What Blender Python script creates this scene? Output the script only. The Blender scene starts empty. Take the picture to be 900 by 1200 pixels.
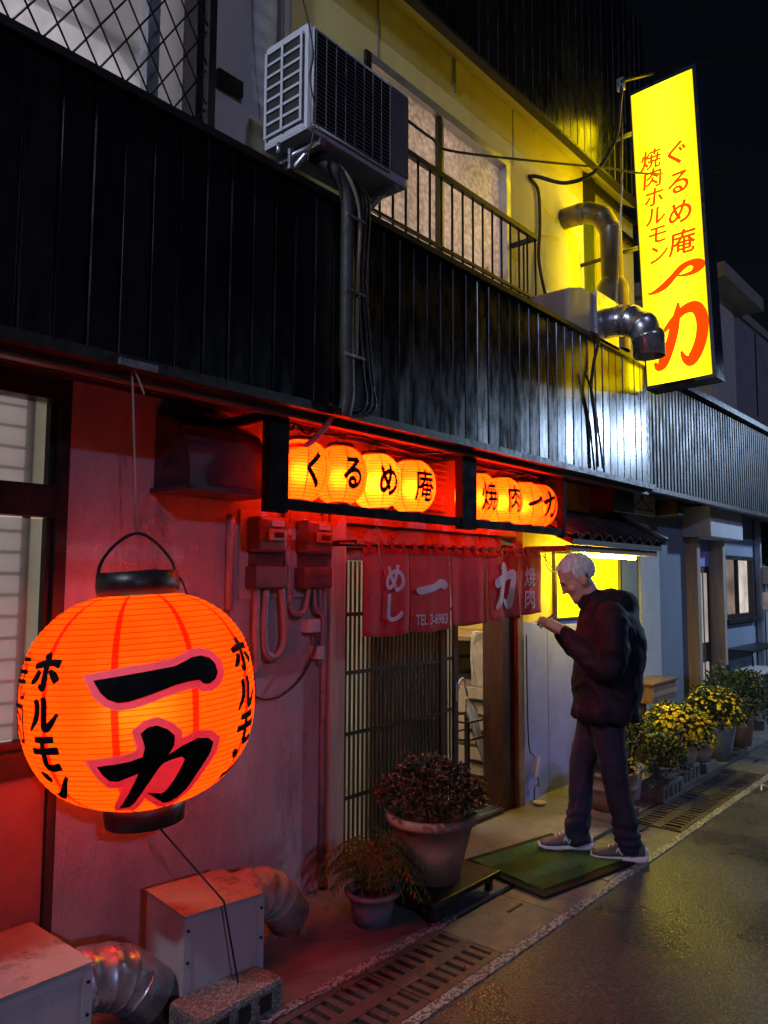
import bpy, bmesh, math, random
from mathutils import Vector, Matrix, Quaternion, noise
random.seed(7)
R = math.radians
SC = bpy.context.scene
COL = SC.collection

# ------------------------------------------------------------------ camera
PITCH, AZ, ROLL, EYE, DIST = R(4.9), R(40.6), R(0.3), 1.6, 2.955
fw = Vector((math.cos(PITCH)*math.cos(AZ), math.cos(PITCH)*math.sin(AZ), math.sin(PITCH)))
rt = Vector((math.sin(AZ), -math.cos(AZ), 0))
up = rt.cross(fw)
rt2 = rt*math.cos(ROLL) + up*math.sin(ROLL)
up2 = -rt*math.sin(ROLL) + up*math.cos(ROLL)
cd = bpy.data.cameras.new('camera'); cam = bpy.data.objects.new('camera', cd); COL.objects.link(cam)
cam.matrix_world = Matrix(((rt2.x, up2.x, -fw.x, 0), (rt2.y, up2.y, -fw.y, -DIST), (rt2.z, up2.z, -fw.z, EYE), (0, 0, 0, 1)))
cd.sensor_fit = 'HORIZONTAL'; cd.sensor_width = 24; cd.lens = 24*908/900
cd.clip_start = .05; cd.clip_end = 1000
SC.camera = cam

# ------------------------------------------------------------------ world, moonlight, exposure
W = bpy.data.worlds.new('World'); SC.world = W; W.use_nodes = True
nt = W.node_tree; nt.nodes.clear()
sky = nt.nodes.new('ShaderNodeTexSky'); sky.sky_type = 'NISHITA'; sky.sun_disc = False
SUN_DIR = Vector((-.42, -.84, .33)).normalized()
sky.sun_elevation = math.asin(SUN_DIR.z); sky.sun_rotation = math.atan2(SUN_DIR.x, SUN_DIR.y)
bg = nt.nodes.new('ShaderNodeBackground'); bg.inputs[1].default_value = .0011
wo = nt.nodes.new('ShaderNodeOutputWorld')
nt.links.new(sky.outputs[0], bg.inputs[0]); nt.links.new(bg.outputs[0], wo.inputs[0])
sd = bpy.data.lights.new('sun', 'SUN'); sd.energy = .26; sd.angle = R(1.5); sd.color = (.50, .52, 1)
so = bpy.data.objects.new('sun', sd); COL.objects.link(so)
so.rotation_euler = SUN_DIR.to_track_quat('Z', 'Y').to_euler()
SC.view_settings.view_transform = 'Standard'; SC.view_settings.look = 'None'
SC.view_settings.exposure = .3; SC.view_settings.gamma = 1; SC.view_settings.use_curve_mapping = False
SC.render.engine = 'CYCLES'
SC.cycles.use_denoising = True
SC.cycles.max_bounces = 8; SC.cycles.transmission_bounces = 8; SC.cycles.transparent_max_bounces = 12
SC.cycles.sample_clamp_indirect = 4; SC.cycles.caustics_refractive = True; SC.cycles.caustics_reflective = False
SC.cycles.use_light_tree = True

# ------------------------------------------------------------------ materials
MATS = {}
def mat(name, col, rough=.6, metal=0, var=.18, ns=5, bump=0, bs=60, spec=.5, rnd=0, dirt=None, dscale=3, dth=.55, coat=0, stretch=(1, 1, 1), rvar=.12, sheen=0):
    if name in MATS: return MATS[name]
    m = bpy.data.materials.new(name); m.use_nodes = True; MATS[name] = m
    t = m.node_tree; N, L = t.nodes, t.links
    b = N['Principled BSDF']
    tc = N.new('ShaderNodeTexCoord'); mp = N.new('ShaderNodeMapping'); mp.inputs['Scale'].default_value = stretch
    L.new(tc.outputs['Object'], mp.inputs['Vector'])
    vec = mp.outputs[0]
    if rnd:
        oi = N.new('ShaderNodeObjectInfo'); mul = N.new('ShaderNodeMath'); mul.operation = 'MULTIPLY'; mul.inputs[1].default_value = 37
        L.new(oi.outputs['Random'], mul.inputs[0])
        add = N.new('ShaderNodeVectorMath'); add.operation = 'ADD'; L.new(vec, add.inputs[0]); L.new(mul.outputs[0], add.inputs[1]); vec = add.outputs[0]
    n = N.new('ShaderNodeTexNoise'); n.inputs['Scale'].default_value = ns; n.inputs['Detail'].default_value = 6; n.inputs['Roughness'].default_value = .65
    L.new(vec, n.inputs['Vector'])
    mr = N.new('ShaderNodeMapRange'); mr.inputs[1].default_value = .3; mr.inputs[2].default_value = .7; mr.inputs[3].default_value = 1-var; mr.inputs[4].default_value = 1+var
    L.new(n.outputs[0], mr.inputs[0]); fac = mr.outputs[0]
    if rnd:
        m2 = N.new('ShaderNodeMapRange'); m2.inputs[3].default_value = 1-rnd; m2.inputs[4].default_value = 1+rnd; L.new(oi.outputs['Random'], m2.inputs[0])
        mm = N.new('ShaderNodeMath'); mm.operation = 'MULTIPLY'; L.new(fac, mm.inputs[0]); L.new(m2.outputs[0], mm.inputs[1]); fac = mm.outputs[0]
    vm = N.new('ShaderNodeVectorMath'); vm.operation = 'SCALE'; vm.inputs[0].default_value = col[:3]; L.new(fac, vm.inputs['Scale'])
    out = vm.outputs[0]
    if dirt:
        n2 = N.new('ShaderNodeTexNoise'); n2.inputs['Scale'].default_value = dscale; n2.inputs['Detail'].default_value = 8; n2.inputs['Roughness'].default_value = .7
        L.new(vec, n2.inputs['Vector'])
        r2 = N.new('ShaderNodeMapRange'); r2.inputs[1].default_value = dth; r2.inputs[2].default_value = dth+.16; L.new(n2.outputs[0], r2.inputs[0])
        mx = N.new('ShaderNodeMix'); mx.data_type = 'RGBA'; L.new(r2.outputs[0], mx.inputs[0]); L.new(out, mx.inputs[6]); mx.inputs[7].default_value = (*dirt, 1); out = mx.outputs[2]
    L.new(out, b.inputs['Base Color'])
    rr = N.new('ShaderNodeMapRange'); rr.inputs[1].default_value = .3; rr.inputs[2].default_value = .7
    rr.inputs[3].default_value = max(.02, rough-rvar); rr.inputs[4].default_value = min(1, rough+rvar)
    n3 = N.new('ShaderNodeTexNoise'); n3.inputs['Scale'].default_value = ns*2.7; n3.inputs['Detail'].default_value = 5; L.new(vec, n3.inputs['Vector'])
    L.new(n3.outputs[0], rr.inputs[0]); L.new(rr.outputs[0], b.inputs['Roughness'])
    b.inputs['Metallic'].default_value = metal; b.inputs['Specular IOR Level'].default_value = spec
    b.inputs['Coat Weight'].default_value = coat; b.inputs['Coat Roughness'].default_value = .15
    b.inputs['Sheen Weight'].default_value = sheen
    if bump:
        nb = N.new('ShaderNodeTexNoise'); nb.inputs['Scale'].default_value = bs; nb.inputs['Detail'].default_value = 4; L.new(vec, nb.inputs['Vector'])
        bp = N.new('ShaderNodeBump'); bp.inputs['Strength'].default_value = min(1, bump); bp.inputs['Distance'].default_value = .004 if bump <= 1 else .004*bump
        L.new(nb.outputs[0], bp.inputs['Height']); L.new(bp.outputs[0], b.inputs['Normal'])
    return m

def grit(name, c0, c1, scale, bump=.6, rough=.5, th=(.45, .75), rvar=.15):
    """exposed aggregate: stones of different tone set in a dark binder"""
    m = bpy.data.materials.new(name); m.use_nodes = True; MATS[name] = m
    t = m.node_tree; N, L = t.nodes, t.links; b = N['Principled BSDF']
    tc = N.new('ShaderNodeTexCoord')
    v = N.new('ShaderNodeTexVoronoi'); v.inputs['Scale'].default_value = scale; L.new(tc.outputs['Object'], v.inputs['Vector'])
    sep = N.new('ShaderNodeSeparateColor'); L.new(v.outputs['Color'], sep.inputs[0])
    mr = N.new('ShaderNodeMapRange'); mr.inputs[1].default_value = th[0]; mr.inputs[2].default_value = th[1]; L.new(sep.outputs[0], mr.inputs[0])
    n = N.new('ShaderNodeTexNoise'); n.inputs['Scale'].default_value = 1.7; n.inputs['Detail'].default_value = 7; L.new(tc.outputs['Object'], n.inputs['Vector'])
    ml = N.new('ShaderNodeMapRange'); ml.inputs[1].default_value = .3; ml.inputs[2].default_value = .7; ml.inputs[3].default_value = .65; ml.inputs[4].default_value = 1.3; L.new(n.outputs[0], ml.inputs[0])
    mx = N.new('ShaderNodeMix'); mx.data_type = 'RGBA'; L.new(mr.outputs[0], mx.inputs[0]); mx.inputs[6].default_value = (*c0, 1); mx.inputs[7].default_value = (*c1, 1)
    vm = N.new('ShaderNodeVectorMath'); vm.operation = 'SCALE'; L.new(mx.outputs[2], vm.inputs[0]); L.new(ml.outputs[0], vm.inputs['Scale'])
    L.new(vm.outputs[0], b.inputs['Base Color'])
    rr = N.new('ShaderNodeMapRange'); rr.inputs[1].default_value = .35; rr.inputs[2].default_value = .65; rr.inputs[3].default_value = rough-rvar; rr.inputs[4].default_value = rough+rvar; L.new(n.outputs[0], rr.inputs[0])
    L.new(rr.outputs[0], b.inputs['Roughness'])
    n2 = N.new('ShaderNodeTexNoise'); n2.inputs['Scale'].default_value = scale*.9; n2.inputs['Detail'].default_value = 2; L.new(tc.outputs['Object'], n2.inputs['Vector'])
    ad = N.new('ShaderNodeMath'); ad.operation = 'SUBTRACT'; L.new(n2.outputs[0], ad.inputs[0]); L.new(v.outputs['Distance'], ad.inputs[1])
    bp = N.new('ShaderNodeBump'); bp.inputs['Strength'].default_value = bump; bp.inputs['Distance'].default_value = .006
    L.new(ad.outputs[0], bp.inputs['Height']); L.new(bp.outputs[0], b.inputs['Normal'])
    return m

def emit(name, col, s, noise_amt=0, nscale=4):
    m = bpy.data.materials.new(name); m.use_nodes = True; MATS[name] = m
    t = m.node_tree; t.nodes.clear(); N, L = t.nodes, t.links
    e = N.new('ShaderNodeEmission'); e.inputs[0].default_value = (*col, 1); e.inputs[1].default_value = s
    o = N.new('ShaderNodeOutputMaterial'); L.new(e.outputs[0], o.inputs[0])
    if noise_amt:
        tc = N.new('ShaderNodeTexCoord'); n = N.new('ShaderNodeTexNoise'); n.inputs['Scale'].default_value = nscale; n.inputs['Detail'].default_value = 3
        L.new(tc.outputs['Object'], n.inputs['Vector'])
        mr = N.new('ShaderNodeMapRange'); mr.inputs[1].default_value = .3; mr.inputs[2].default_value = .7; mr.inputs[3].default_value = s*(1-noise_amt); mr.inputs[4].default_value = s*(1+noise_amt)
        L.new(n.outputs[0], mr.inputs[0]); L.new(mr.outputs[0], e.inputs[1])
    return m

def paper(name, body, stripe, nstripe, ribs, hh, refr=.35, stripe_w=.045):
    """oiled lantern paper: diffuse transmission plus a blurred view of the bulb; red meridian stripes and bamboo rib lines"""
    m = bpy.data.materials.new(name); m.use_nodes = True; MATS[name] = m
    t = m.node_tree; t.nodes.clear(); N, L = t.nodes, t.links
    tc = N.new('ShaderNodeTexCoord'); sx = N.new('ShaderNodeSeparateXYZ'); L.new(tc.outputs['Object'], sx.inputs[0])
    def M(op, a, b=None):
        n = N.new('ShaderNodeMath'); n.operation = op
        for i, x in enumerate((a, b)):
            if x is None: continue
            if isinstance(x, (int, float)): n.inputs[i].default_value = x
            else: L.new(x, n.inputs[i])
        return n.outputs[0]
    ang = M('ARCTAN2', sx.outputs[1], sx.outputs[0])
    s = M('ABSOLUTE', M('SUBTRACT', M('FRACT', M('MULTIPLY', M('ADD', ang, math.pi*4+.13), nstripe/(2*math.pi))), .5))
    st = M('LESS_THAN', s, stripe_w)
    rib = M('ABSOLUTE', M('SUBTRACT', M('FRACT', M('MULTIPLY', M('ADD', sx.outputs[2], hh), ribs/(2*hh))), .5))
    rl = M('LESS_THAN', rib, .08)
    n = N.new('ShaderNodeTexNoise'); n.inputs['Scale'].default_value = 9; n.inputs['Detail'].default_value = 6; L.new(tc.outputs['Object'], n.inputs['Vector'])
    mr = N.new('ShaderNodeMapRange'); mr.inputs[1].default_value = .3; mr.inputs[2].default_value = .7; mr.inputs[3].default_value = .85; mr.inputs[4].default_value = 1.1; L.new(n.outputs[0], mr.inputs[0])
    mx = N.new('ShaderNodeMix'); mx.data_type = 'RGBA'; L.new(st, mx.inputs[0]); mx.inputs[6].default_value = (*body, 1); mx.inputs[7].default_value = (*stripe, 1)
    vm = N.new('ShaderNodeVectorMath'); vm.operation = 'SCALE'; L.new(mx.outputs[2], vm.inputs[0])
    dk = M('MULTIPLY', mr.outputs[0], M('SUBTRACT', 1, M('MULTIPLY', rl, .7))); L.new(dk, vm.inputs['Scale'])
    tr = N.new('ShaderNodeBsdfTranslucent'); L.new(vm.outputs[0], tr.inputs[0])
    rf = N.new('ShaderNodeBsdfRefraction'); L.new(vm.outputs[0], rf.inputs[0]); rf.inputs['Roughness'].default_value = .85; rf.inputs['IOR'].default_value = 1.25
    df = N.new('ShaderNodeBsdfDiffuse'); L.new(vm.outputs[0], df.inputs[0])
    a = N.new('ShaderNodeMixShader'); a.inputs[0].default_value = refr; L.new(tr.outputs[0], a.inputs[1]); L.new(rf.outputs[0], a.inputs[2])
    b = N.new('ShaderNodeMixShader'); b.inputs[0].default_value = .15; L.new(a.outputs[0], b.inputs[1]); L.new(df.outputs[0], b.inputs[2])
    o = N.new('ShaderNodeOutputMaterial'); L.new(b.outputs[0], o.inputs[0])
    return m

PLASTER = mat('plaster', (.40, .385, .40), .85, var=.2, ns=3, bump=2.2, bs=150, dirt=(.2, .18, .18), dscale=2.2, dth=.56, stretch=(1.6, 1, .45))
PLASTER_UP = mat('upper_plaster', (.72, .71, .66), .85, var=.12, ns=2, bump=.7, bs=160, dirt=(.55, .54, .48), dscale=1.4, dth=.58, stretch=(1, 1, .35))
BOARD_BLUELIT = mat('wall_panel', (.29, .31, .70), .6, var=.12, ns=4, bump=.5, bs=120, dirt=(.2, .2, .28), dscale=2.2, dth=.6)  # blue-violet cast of the cool light is put into this colour
NB_WALL = mat('neighbour_wall', (.2, .26, .34), .75, var=.1, ns=2, bump=.5, bs=140, dirt=(.17, .22, .29), dscale=1.2, dth=.58, stretch=(1, 1, .4))
BLACKBOARD = mat('black_cladding', (.007, .0075, .009), .27, var=.3, ns=4, bump=.12, bs=9, spec=.5, rnd=.4, dirt=(.035, .038, .042), dscale=9, dth=.76, stretch=(2, 1, .6), rvar=.1)
DARKTRIM = mat('dark_trim', (.02, .018, .018), .45, var=.3, ns=10, bump=.3, bs=40)
SOFFIT = mat('soffit_wood', (.09, .065, .05), .6, var=.35, ns=12, bump=.4, bs=50, stretch=(.3, 4, 1))
RIBSHEET = mat('ribbed_sheet', (.02, .024, .03), .5, var=.25, ns=6, bump=.2, bs=20, dirt=(.1, .11, .12), dscale=7, dth=.7, stretch=(1, 1, .3))
WOOD_DK = mat('dark_wood', (.045, .026, .018), .5, var=.4, ns=9, bump=.35, bs=60, stretch=(4, 4, .4), rnd=.2)
WOOD_DOOR = mat('door_lattice_wood', (.03, .02, .014), .45, var=.3, ns=9, bump=.3, bs=50, stretch=(4, 4, .4), rnd=.25)
WOOD_MID = mat('worn_wood', (.25, .16, .1), .65, var=.3, ns=7, bump=.4, bs=50, stretch=(3, 3, .5))
WOOD_PALE = mat('pale_timber', (.42, .34, .26), .65, var=.2, ns=6, bump=.3, bs=50, stretch=(4, 4, .4))
ALU = mat('aluminium', (.5, .52, .55), .4, metal=.7, var=.1, bump=.1)
ALU_DK = mat('dark_aluminium', (.02, .018, .018), .45, metal=.2, var=.2)
STEEL = mat('galvanised_steel', (.58, .58, .62), .32, metal=.85, var=.22, ns=6, bump=.25, bs=25, dirt=(.14, .1, .08), dscale=7, dth=.64)
DUCT = mat('duct_metal', (.2, .17, .13), .45, metal=.8, var=.2, ns=5, bump=.25, bs=18, dirt=(.12, .1, .09), dscale=6, dth=.62)
RUST = mat('rusty_sheet', (.4, .36, .33), .6, metal=.2, var=.2, ns=6, bump=.5, bs=40, dirt=(.09, .04, .025), dscale=7, dth=.54)
SHEET = mat('painted_sheet', (.45, .45, .48), .5, var=.12, ns=4, bump=.2, bs=25, dirt=(.25, .22, .2), dscale=4, dth=.62, stretch=(2, 2, .4))
HOODM = mat('vent_hood_metal', (.07, .07, .09), .42, metal=.5, var=.15, ns=5, bump=.15, bs=20)
WHITE_PL = mat('white_plastic', (.62, .6, .6), .5, var=.1, ns=5, dirt=(.35, .33, .32), dscale=5, dth=.62)
ACBODY = mat('ac_casing', (.55, .55, .6), .5, var=.1, ns=4, bump=.1, dirt=(.36, .35, .37), dscale=4, dth=.6)
ACDARK = mat('ac_coil', (.02, .02, .022), .6, var=.2)
ACGREY = mat('ac_grille', (.12, .12, .13), .5, var=.15)
BLACKM = mat('black_metal', (.015, .015, .017), .42, var=.3, ns=12, metal=.2)
RUBBER = mat('cable_black', (.018, .017, .018), .5, var=.3)
CONDUIT = mat('pvc_conduit', (.26, .24, .25), .5, var=.2, ns=8, dirt=(.12, .1, .1), dscale=9)
CORD_PALE = mat('pale_cord', (.55, .5, .42), .7)
NOREN = mat('noren_cloth', (.6, .012, .02), .85, var=.12, ns=8, bump=.5, bs=500, sheen=.2)
INK = mat('black_ink', (.004, .004, .005), .85, var=.1, spec=.15)
HALO = mat('lilac_border', (.45, .3, .4), .7, var=.2, ns=20)
WHITEINK = mat('white_dye', (.72, .66, .74), .8, var=.12, ns=20)
CONCRETE = mat('concrete', (.17, .165, .16), .55, var=.28, ns=2.2, bump=.9, bs=120, dirt=(.07, .065, .06), dscale=1.7, dth=.55, rvar=.25)
CONC_SLAB = mat('drain_slab_concrete', (.13, .125, .12), .5, var=.3, ns=4, bump=.9, bs=150, dirt=(.05, .05, .05), dscale=3, dth=.58, rvar=.2)
BLOCK = grit('block_concrete', (.12, .11, .1), (.3, .28, .27), 160, .7, .55)
CAST = mat('cast_grating', (.09, .08, .075), .45, metal=.3, var=.35, ns=10, bump=.7, bs=110, rvar=.2)
ASPHALT = grit('asphalt', (.045, .045, .046), (.11, .11, .11), 110, .45, .33, th=(.5, .95), rvar=.1)
KERB = grit('kerb_aggregate', (.08, .08, .08), (.38, .37, .37), 85, .8, .5, th=(.35, .6))
MAT_GREEN = mat('green_mat', (.03, .16, .035), .9, var=.4, ns=25, bump=3, bs=420, dirt=(.03, .04, .02), dscale=9, dth=.6)
MAT_EDGE = mat('mat_rubber', (.012, .02, .014), .9, var=.3, bump=.4, spec=.15)
TERRA = mat('terracotta', (.36, .2, .14), .6, var=.22, ns=7, bump=.4, bs=60, dirt=(.14, .1, .08), dscale=5, dth=.56)
POT_BEIGE = mat('beige_pot', (.5, .42, .34), .5, var=.12, ns=6, bump=.2)
POT_GREY = mat('grey_pot', (.2, .22, .26), .5, var=.15, ns=6, bump=.2)
POT_WHITE = mat('white_pot', (.62, .62, .62), .45, var=.12, ns=6)
POT_BROWN = mat('brown_tub', (.2, .12, .1), .5, var=.25, ns=7, bump=.3)
SOIL = mat('soil', (.04, .03, .022), .9, bump=1, bs=60)
LEAF_DK = mat('mum_leaf_dark', (.035, .04, .022), .5, var=.5, ns=30)
LEAF_BUD = mat('mum_bud', (.12, .06, .05), .6, var=.4, ns=30)
LEAF = mat('mum_leaf', (.06, .1, .035), .5, var=.45, ns=25)
LEAF_GR = mat('shrub_leaf', (.07, .11, .06), .5, var=.4, ns=25)
FERN = mat('fern_leaf', (.06, .16, .035), .55, var=.45, ns=18)
PETAL = mat('yellow_petal', (.9, .72, .03), .6, var=.25, ns=40)
SKIN = mat('skin', (.6, .36, .26), .5, var=.1, ns=20, bump=.15, bs=120)
HAIR = mat('white_hair', (.78, .75, .73), .7, var=.3, ns=60, bump=1, bs=260, stretch=(1, 1, .4))
JACKET = mat('jacket_nylon', (.0035, .006, .016), .75, var=.3, ns=9, bump=1.2, bs=30, spec=.3)
DENIM = mat('dark_denim', (.014, .017, .042), .85, var=.25, ns=14, bump=1.2, bs=28)
SHOE_UP = mat('shoe_mesh', (.12, .1, .11), .7, var=.3, ns=30, bump=.5, bs=300)
SHOE_SOLE = mat('shoe_sole', (.78, .7, .74), .5, var=.1)
TILE = mat('roof_tile', (.05, .05, .052), .45, var=.3, ns=8, bump=.4, bs=40, rnd=.3)
METER_B = mat('meter_body', (.07, .06, .065), .45, var=.15)
METER_F = mat('meter_face', (.5, .48, .46), .35, var=.1)
GLASS_CLR = None
def glassy(name, col, rough, tint=.9, fig=False):
    m = bpy.data.materials.new(name); m.use_nodes = True; MATS[name] = m
    t = m.node_tree; t.nodes.clear(); N, L = t.nodes, t.links
    tr = N.new('ShaderNodeBsdfTranslucent')
    fg = N.new('ShaderNodeTexVoronoi'); fg.feature = 'SMOOTH_F1'; fg.inputs['Scale'].default_value = 32; tcc = N.new('ShaderNodeTexCoord'); L.new(tcc.outputs['Object'], fg.inputs['Vector'])
    fm = N.new('ShaderNodeMapRange'); fm.inputs[1].default_value = .1; fm.inputs[2].default_value = .6; fm.inputs[3].default_value = 1.15 if fig else 1; fm.inputs[4].default_value = .68 if fig else .95; L.new(fg.outputs['Distance'], fm.inputs[0])
    fv = N.new('ShaderNodeVectorMath'); fv.operation = 'SCALE'; fv.inputs[0].default_value = col; L.new(fm.outputs[0], fv.inputs['Scale']); L.new(fv.outputs[0], tr.inputs[0])
    tp = N.new('ShaderNodeBsdfTransparent'); tp.inputs[0].default_value = (*col, 1)
    gl = N.new('ShaderNodeBsdfGlossy'); gl.inputs['Roughness'].default_value = rough
    a = N.new('ShaderNodeMixShader'); a.inputs[0].default_value = 1-tint; L.new(tr.outputs[0], a.inputs[1]); L.new(tp.outputs[0], a.inputs[2])
    fr = N.new('ShaderNodeFresnel'); fr.inputs[0].default_value = 1.45
    n = N.new('ShaderNodeTexNoise'); n.inputs['Scale'].default_value = 90; n.inputs['Detail'].default_value = 2
    tc = N.new('ShaderNodeTexCoord'); L.new(tc.outputs['Object'], n.inputs['Vector'])
    bp = N.new('ShaderNodeBump'); bp.inputs['Strength'].default_value = .5; bp.inputs['Distance'].default_value = .004; L.new(n.outputs[0], bp.inputs['Height'])
    L.new(bp.outputs[0], gl.inputs['Normal'])
    b = N.new('ShaderNodeMixShader'); L.new(fr.outputs[0], b.inputs[0]); L.new(a.outputs[0], b.inputs[1]); L.new(gl.outputs[0], b.inputs[2])
    o = N.new('ShaderNodeOutputMaterial'); L.new(b.outputs[0], o.inputs[0])
    return m
FROST = glassy('frosted_glass', (.8, .82, .78), .15, .92)
PEBBLE = glassy('pebbled_glass', (.75, .78, .85), .2, .45)
FILM = glassy('clear_film', (.8, .82, .85), .2, .5)

# ------------------------------------------------------------------ mesh helpers
def box(bm, x0, x1, y0, y1, z0, z1, M=None):
    vs = [bm.verts.new((x, y, z)) for x in (x0, x1) for y in (y0, y1) for z in (z0, z1)]
    for f in ((0, 1, 3, 2), (4, 6, 7, 5), (0, 4, 5, 1), (2, 3, 7, 6), (0, 2, 6, 4), (1, 5, 7, 3)):
        bm.faces.new([vs[i] for i in f])
    if M is not None:
        for v in vs: v.co = M @ v.co
    return vs
def cbox(bm, x0, x1, y0, y1, z0, z1, c=.01, M=None):
    t = bmesh.new(); box(t, x0, x1, y0, y1, z0, z1)
    bmesh.ops.recalc_face_normals(t, faces=t.faces)
    bmesh.ops.bevel(t, geom=list(t.edges), offset=c, segments=2, affect='EDGES', profile=.6)
    merge(bm, t, M)
def merge(bm, t, M=None):
    mp = {}
    for v in t.verts:
        mp[v] = bm.verts.new(M @ v.co if M is not None else v.co)
    for f in t.faces:
        try:
            nf = bm.faces.new([mp[v] for v in f.verts]); nf.smooth = f.smooth; nf.material_index = f.material_index
        except ValueError: pass
    t.free()
def spline(pts, n=8):
    pts = [Vector(p) for p in pts]
    if len(pts) < 3: return pts
    P = [pts[0]*2-pts[1]] + pts + [pts[-1]*2-pts[-2]]
    out = []
    for i in range(1, len(P)-2):
        for k in range(n):
            t = k/n; a, b, c, d = P[i-1], P[i], P[i+1], P[i+2]
            out.append(.5*((2*b)+(c-a)*t+(2*a-5*b+4*c-d)*t*t+(3*b-a-3*c+d)*t**3))
    out.append(pts[-1]); return out
def tube(bm, pts, r, seg=8, caps=True, smooth=True):
    pts = [Vector(p) for p in pts]; n = len(pts)
    rs = r if isinstance(r, (list, tuple)) else [r]*n
    tang = [(pts[min(i+1, n-1)]-pts[max(i-1, 0)]).normalized() for i in range(n)]
    ref = Vector((0, 0, 1)) if abs(tang[0].z) < .9 else Vector((1, 0, 0))
    u = tang[0].cross(ref).normalized(); rings = []
    for i in range(n):
        u = (u - tang[i]*u.dot(tang[i])).normalized(); v = tang[i].cross(u)
        rings.append([bm.verts.new(pts[i]+(u*math.cos(a)+v*math.sin(a))*rs[i]) for a in (2*math.pi*k/seg for k in range(seg))])
    for i in range(n-1):
        for k in range(seg):
            f = bm.faces.new((rings[i][k], rings[i][(k+1) % seg], rings[i+1][(k+1) % seg], rings[i+1][k])); f.smooth = smooth
    if caps:
        bm.faces.new(rings[0][::-1]); bm.faces.new(rings[-1])
    return rings
def lathe(bm, prof, seg=32, o=(0, 0, 0), smooth=True, cap0=False, cap1=False):
    o = Vector(o); rings = []
    for r, z in prof:
        rings.append([bm.verts.new(o+Vector((r*math.cos(2*math.pi*k/seg), r*math.sin(2*math.pi*k/seg), z))) for k in range(seg)])
    for i in range(len(rings)-1):
        for k in range(seg):
            f = bm.faces.new((rings[i][k], rings[i][(k+1) % seg], rings[i+1][(k+1) % seg], rings[i+1][k])); f.smooth = smooth
    if cap0: bm.faces.new(rings[0][::-1])
    if cap1: bm.faces.new(rings[-1])
def prism(bm, poly, y0, y1, axis='Y', M=None):
    """extrude a 2-D polygon"""
    def p(a, b, t):
        v = {'Y': (a, t, b), 'X': (t, a, b), 'Z': (a, b, t)}[axis]
        v = Vector(v); return M @ v if M is not None else v
    A = [bm.verts.new(p(a, b, y0)) for a, b in poly]; B = [bm.verts.new(p(a, b, y1)) for a, b in poly]
    n = len(poly)
    bm.faces.new(A); bm.faces.new(B[::-1])
    for i in range(n): bm.faces.new((A[i], B[i], B[(i+1) % n], A[(i+1) % n]))
def ball(bm, c, r, M=None, seg=16, rings=10):
    t = bmesh.new(); bmesh.ops.create_uvsphere(t, u_segments=seg, v_segments=rings, radius=1)
    r = (r, r, r) if isinstance(r, (int, float)) else r
    for v in t.verts: v.co = Vector((v.co.x*r[0], v.co.y*r[1], v.co.z*r[2]))
    for f in t.faces: f.smooth = True
    T = Matrix.Translation(Vector(c)) @ (M if M is not None else Matrix.Identity(4))
    merge(bm, t, T)

def O(name, bm, m, parent=None, label=None, cat=None, group=None, kind=None, recalc=True, loc=None, world=True):
    """one mesh object; vertices are in world metres and are moved into the parent's frame"""
    if recalc: bmesh.ops.recalc_face_normals(bm, faces=bm.faces)
    me = bpy.data.meshes.new(name); bm.to_mesh(me); bm.free()
    for x in (m if isinstance(m, (list, tuple)) else [m]): me.materials.append(x)
    o = bpy.data.objects.new(name, me); COL.objects.link(o)
    if parent is not None:
        o.parent = parent
        if world:
            org = Vector((0, 0, 0)); p = parent
            while p is not None: org += p.location; p = p.parent
            me.transform(Matrix.Translation(-org))
    tag(o, label, cat, group, kind)
    if loc is not None: o.location = loc
    return o
def tag(o, label=None, cat=None, group=None, kind=None):
    for k, v in (('label', label), ('category', cat), ('group', group), ('kind', kind)):
        if v: o[k] = v
def E(name, loc, label, cat, group=None, rot=None):
    o = bpy.data.objects.new(name, None); COL.objects.link(o); o.location = loc; o.empty_display_size = .1
    if rot: o.rotation_euler = rot
    tag(o, label, cat, group); return o
def cp(o, parent, loc=None, rot=None):
    c = o.copy(); COL.objects.link(c); c.parent = parent
    if loc is not None: c.location = loc
    if rot is not None: c.rotation_euler = rot
    return c
def bx(name, m, parent, *a, c=0, **k):
    bm = bmesh.new(); (cbox(bm, *a, c=c) if c else box(bm, *a)); return O(name, bm, m, parent, **k)
def tb(name, m, parent, pts, r, seg=8, n=8, **k):
    bm = bmesh.new(); tube(bm, spline(pts, n) if n else pts, r, seg); return O(name, bm, m, parent, **k)
def solid_from(bm, vox, smooth=6, disp=None):
    """fuse overlapping volumes into one continuous skin"""
    bmesh.ops.recalc_face_normals(bm, faces=bm.faces)
    me = bpy.data.meshes.new('tmp'); bm.to_mesh(me); bm.free()
    o = bpy.data.objects.new('tmp', me); COL.objects.link(o)
    r = o.modifiers.new('r', 'REMESH'); r.mode = 'VOXEL'; r.voxel_size = vox; r.use_smooth_shade = True
    if smooth:
        s = o.modifiers.new('s', 'SMOOTH'); s.factor = .5; s.iterations = smooth
    dg = bpy.context.evaluated_depsgraph_get(); ev = o.evaluated_get(dg)
    out = bmesh.new(); out.from_mesh(ev.to_mesh()); ev.to_mesh_clear()
    bpy.data.objects.remove(o); bpy.data.meshes.remove(me)
    if disp:
        out.normal_update()
        mv = [(v, v.normal*disp(v.co)) for v in out.verts]
        for v, d in mv: v.co += d
    for f in out.faces: f.smooth = True
    return out

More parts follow.
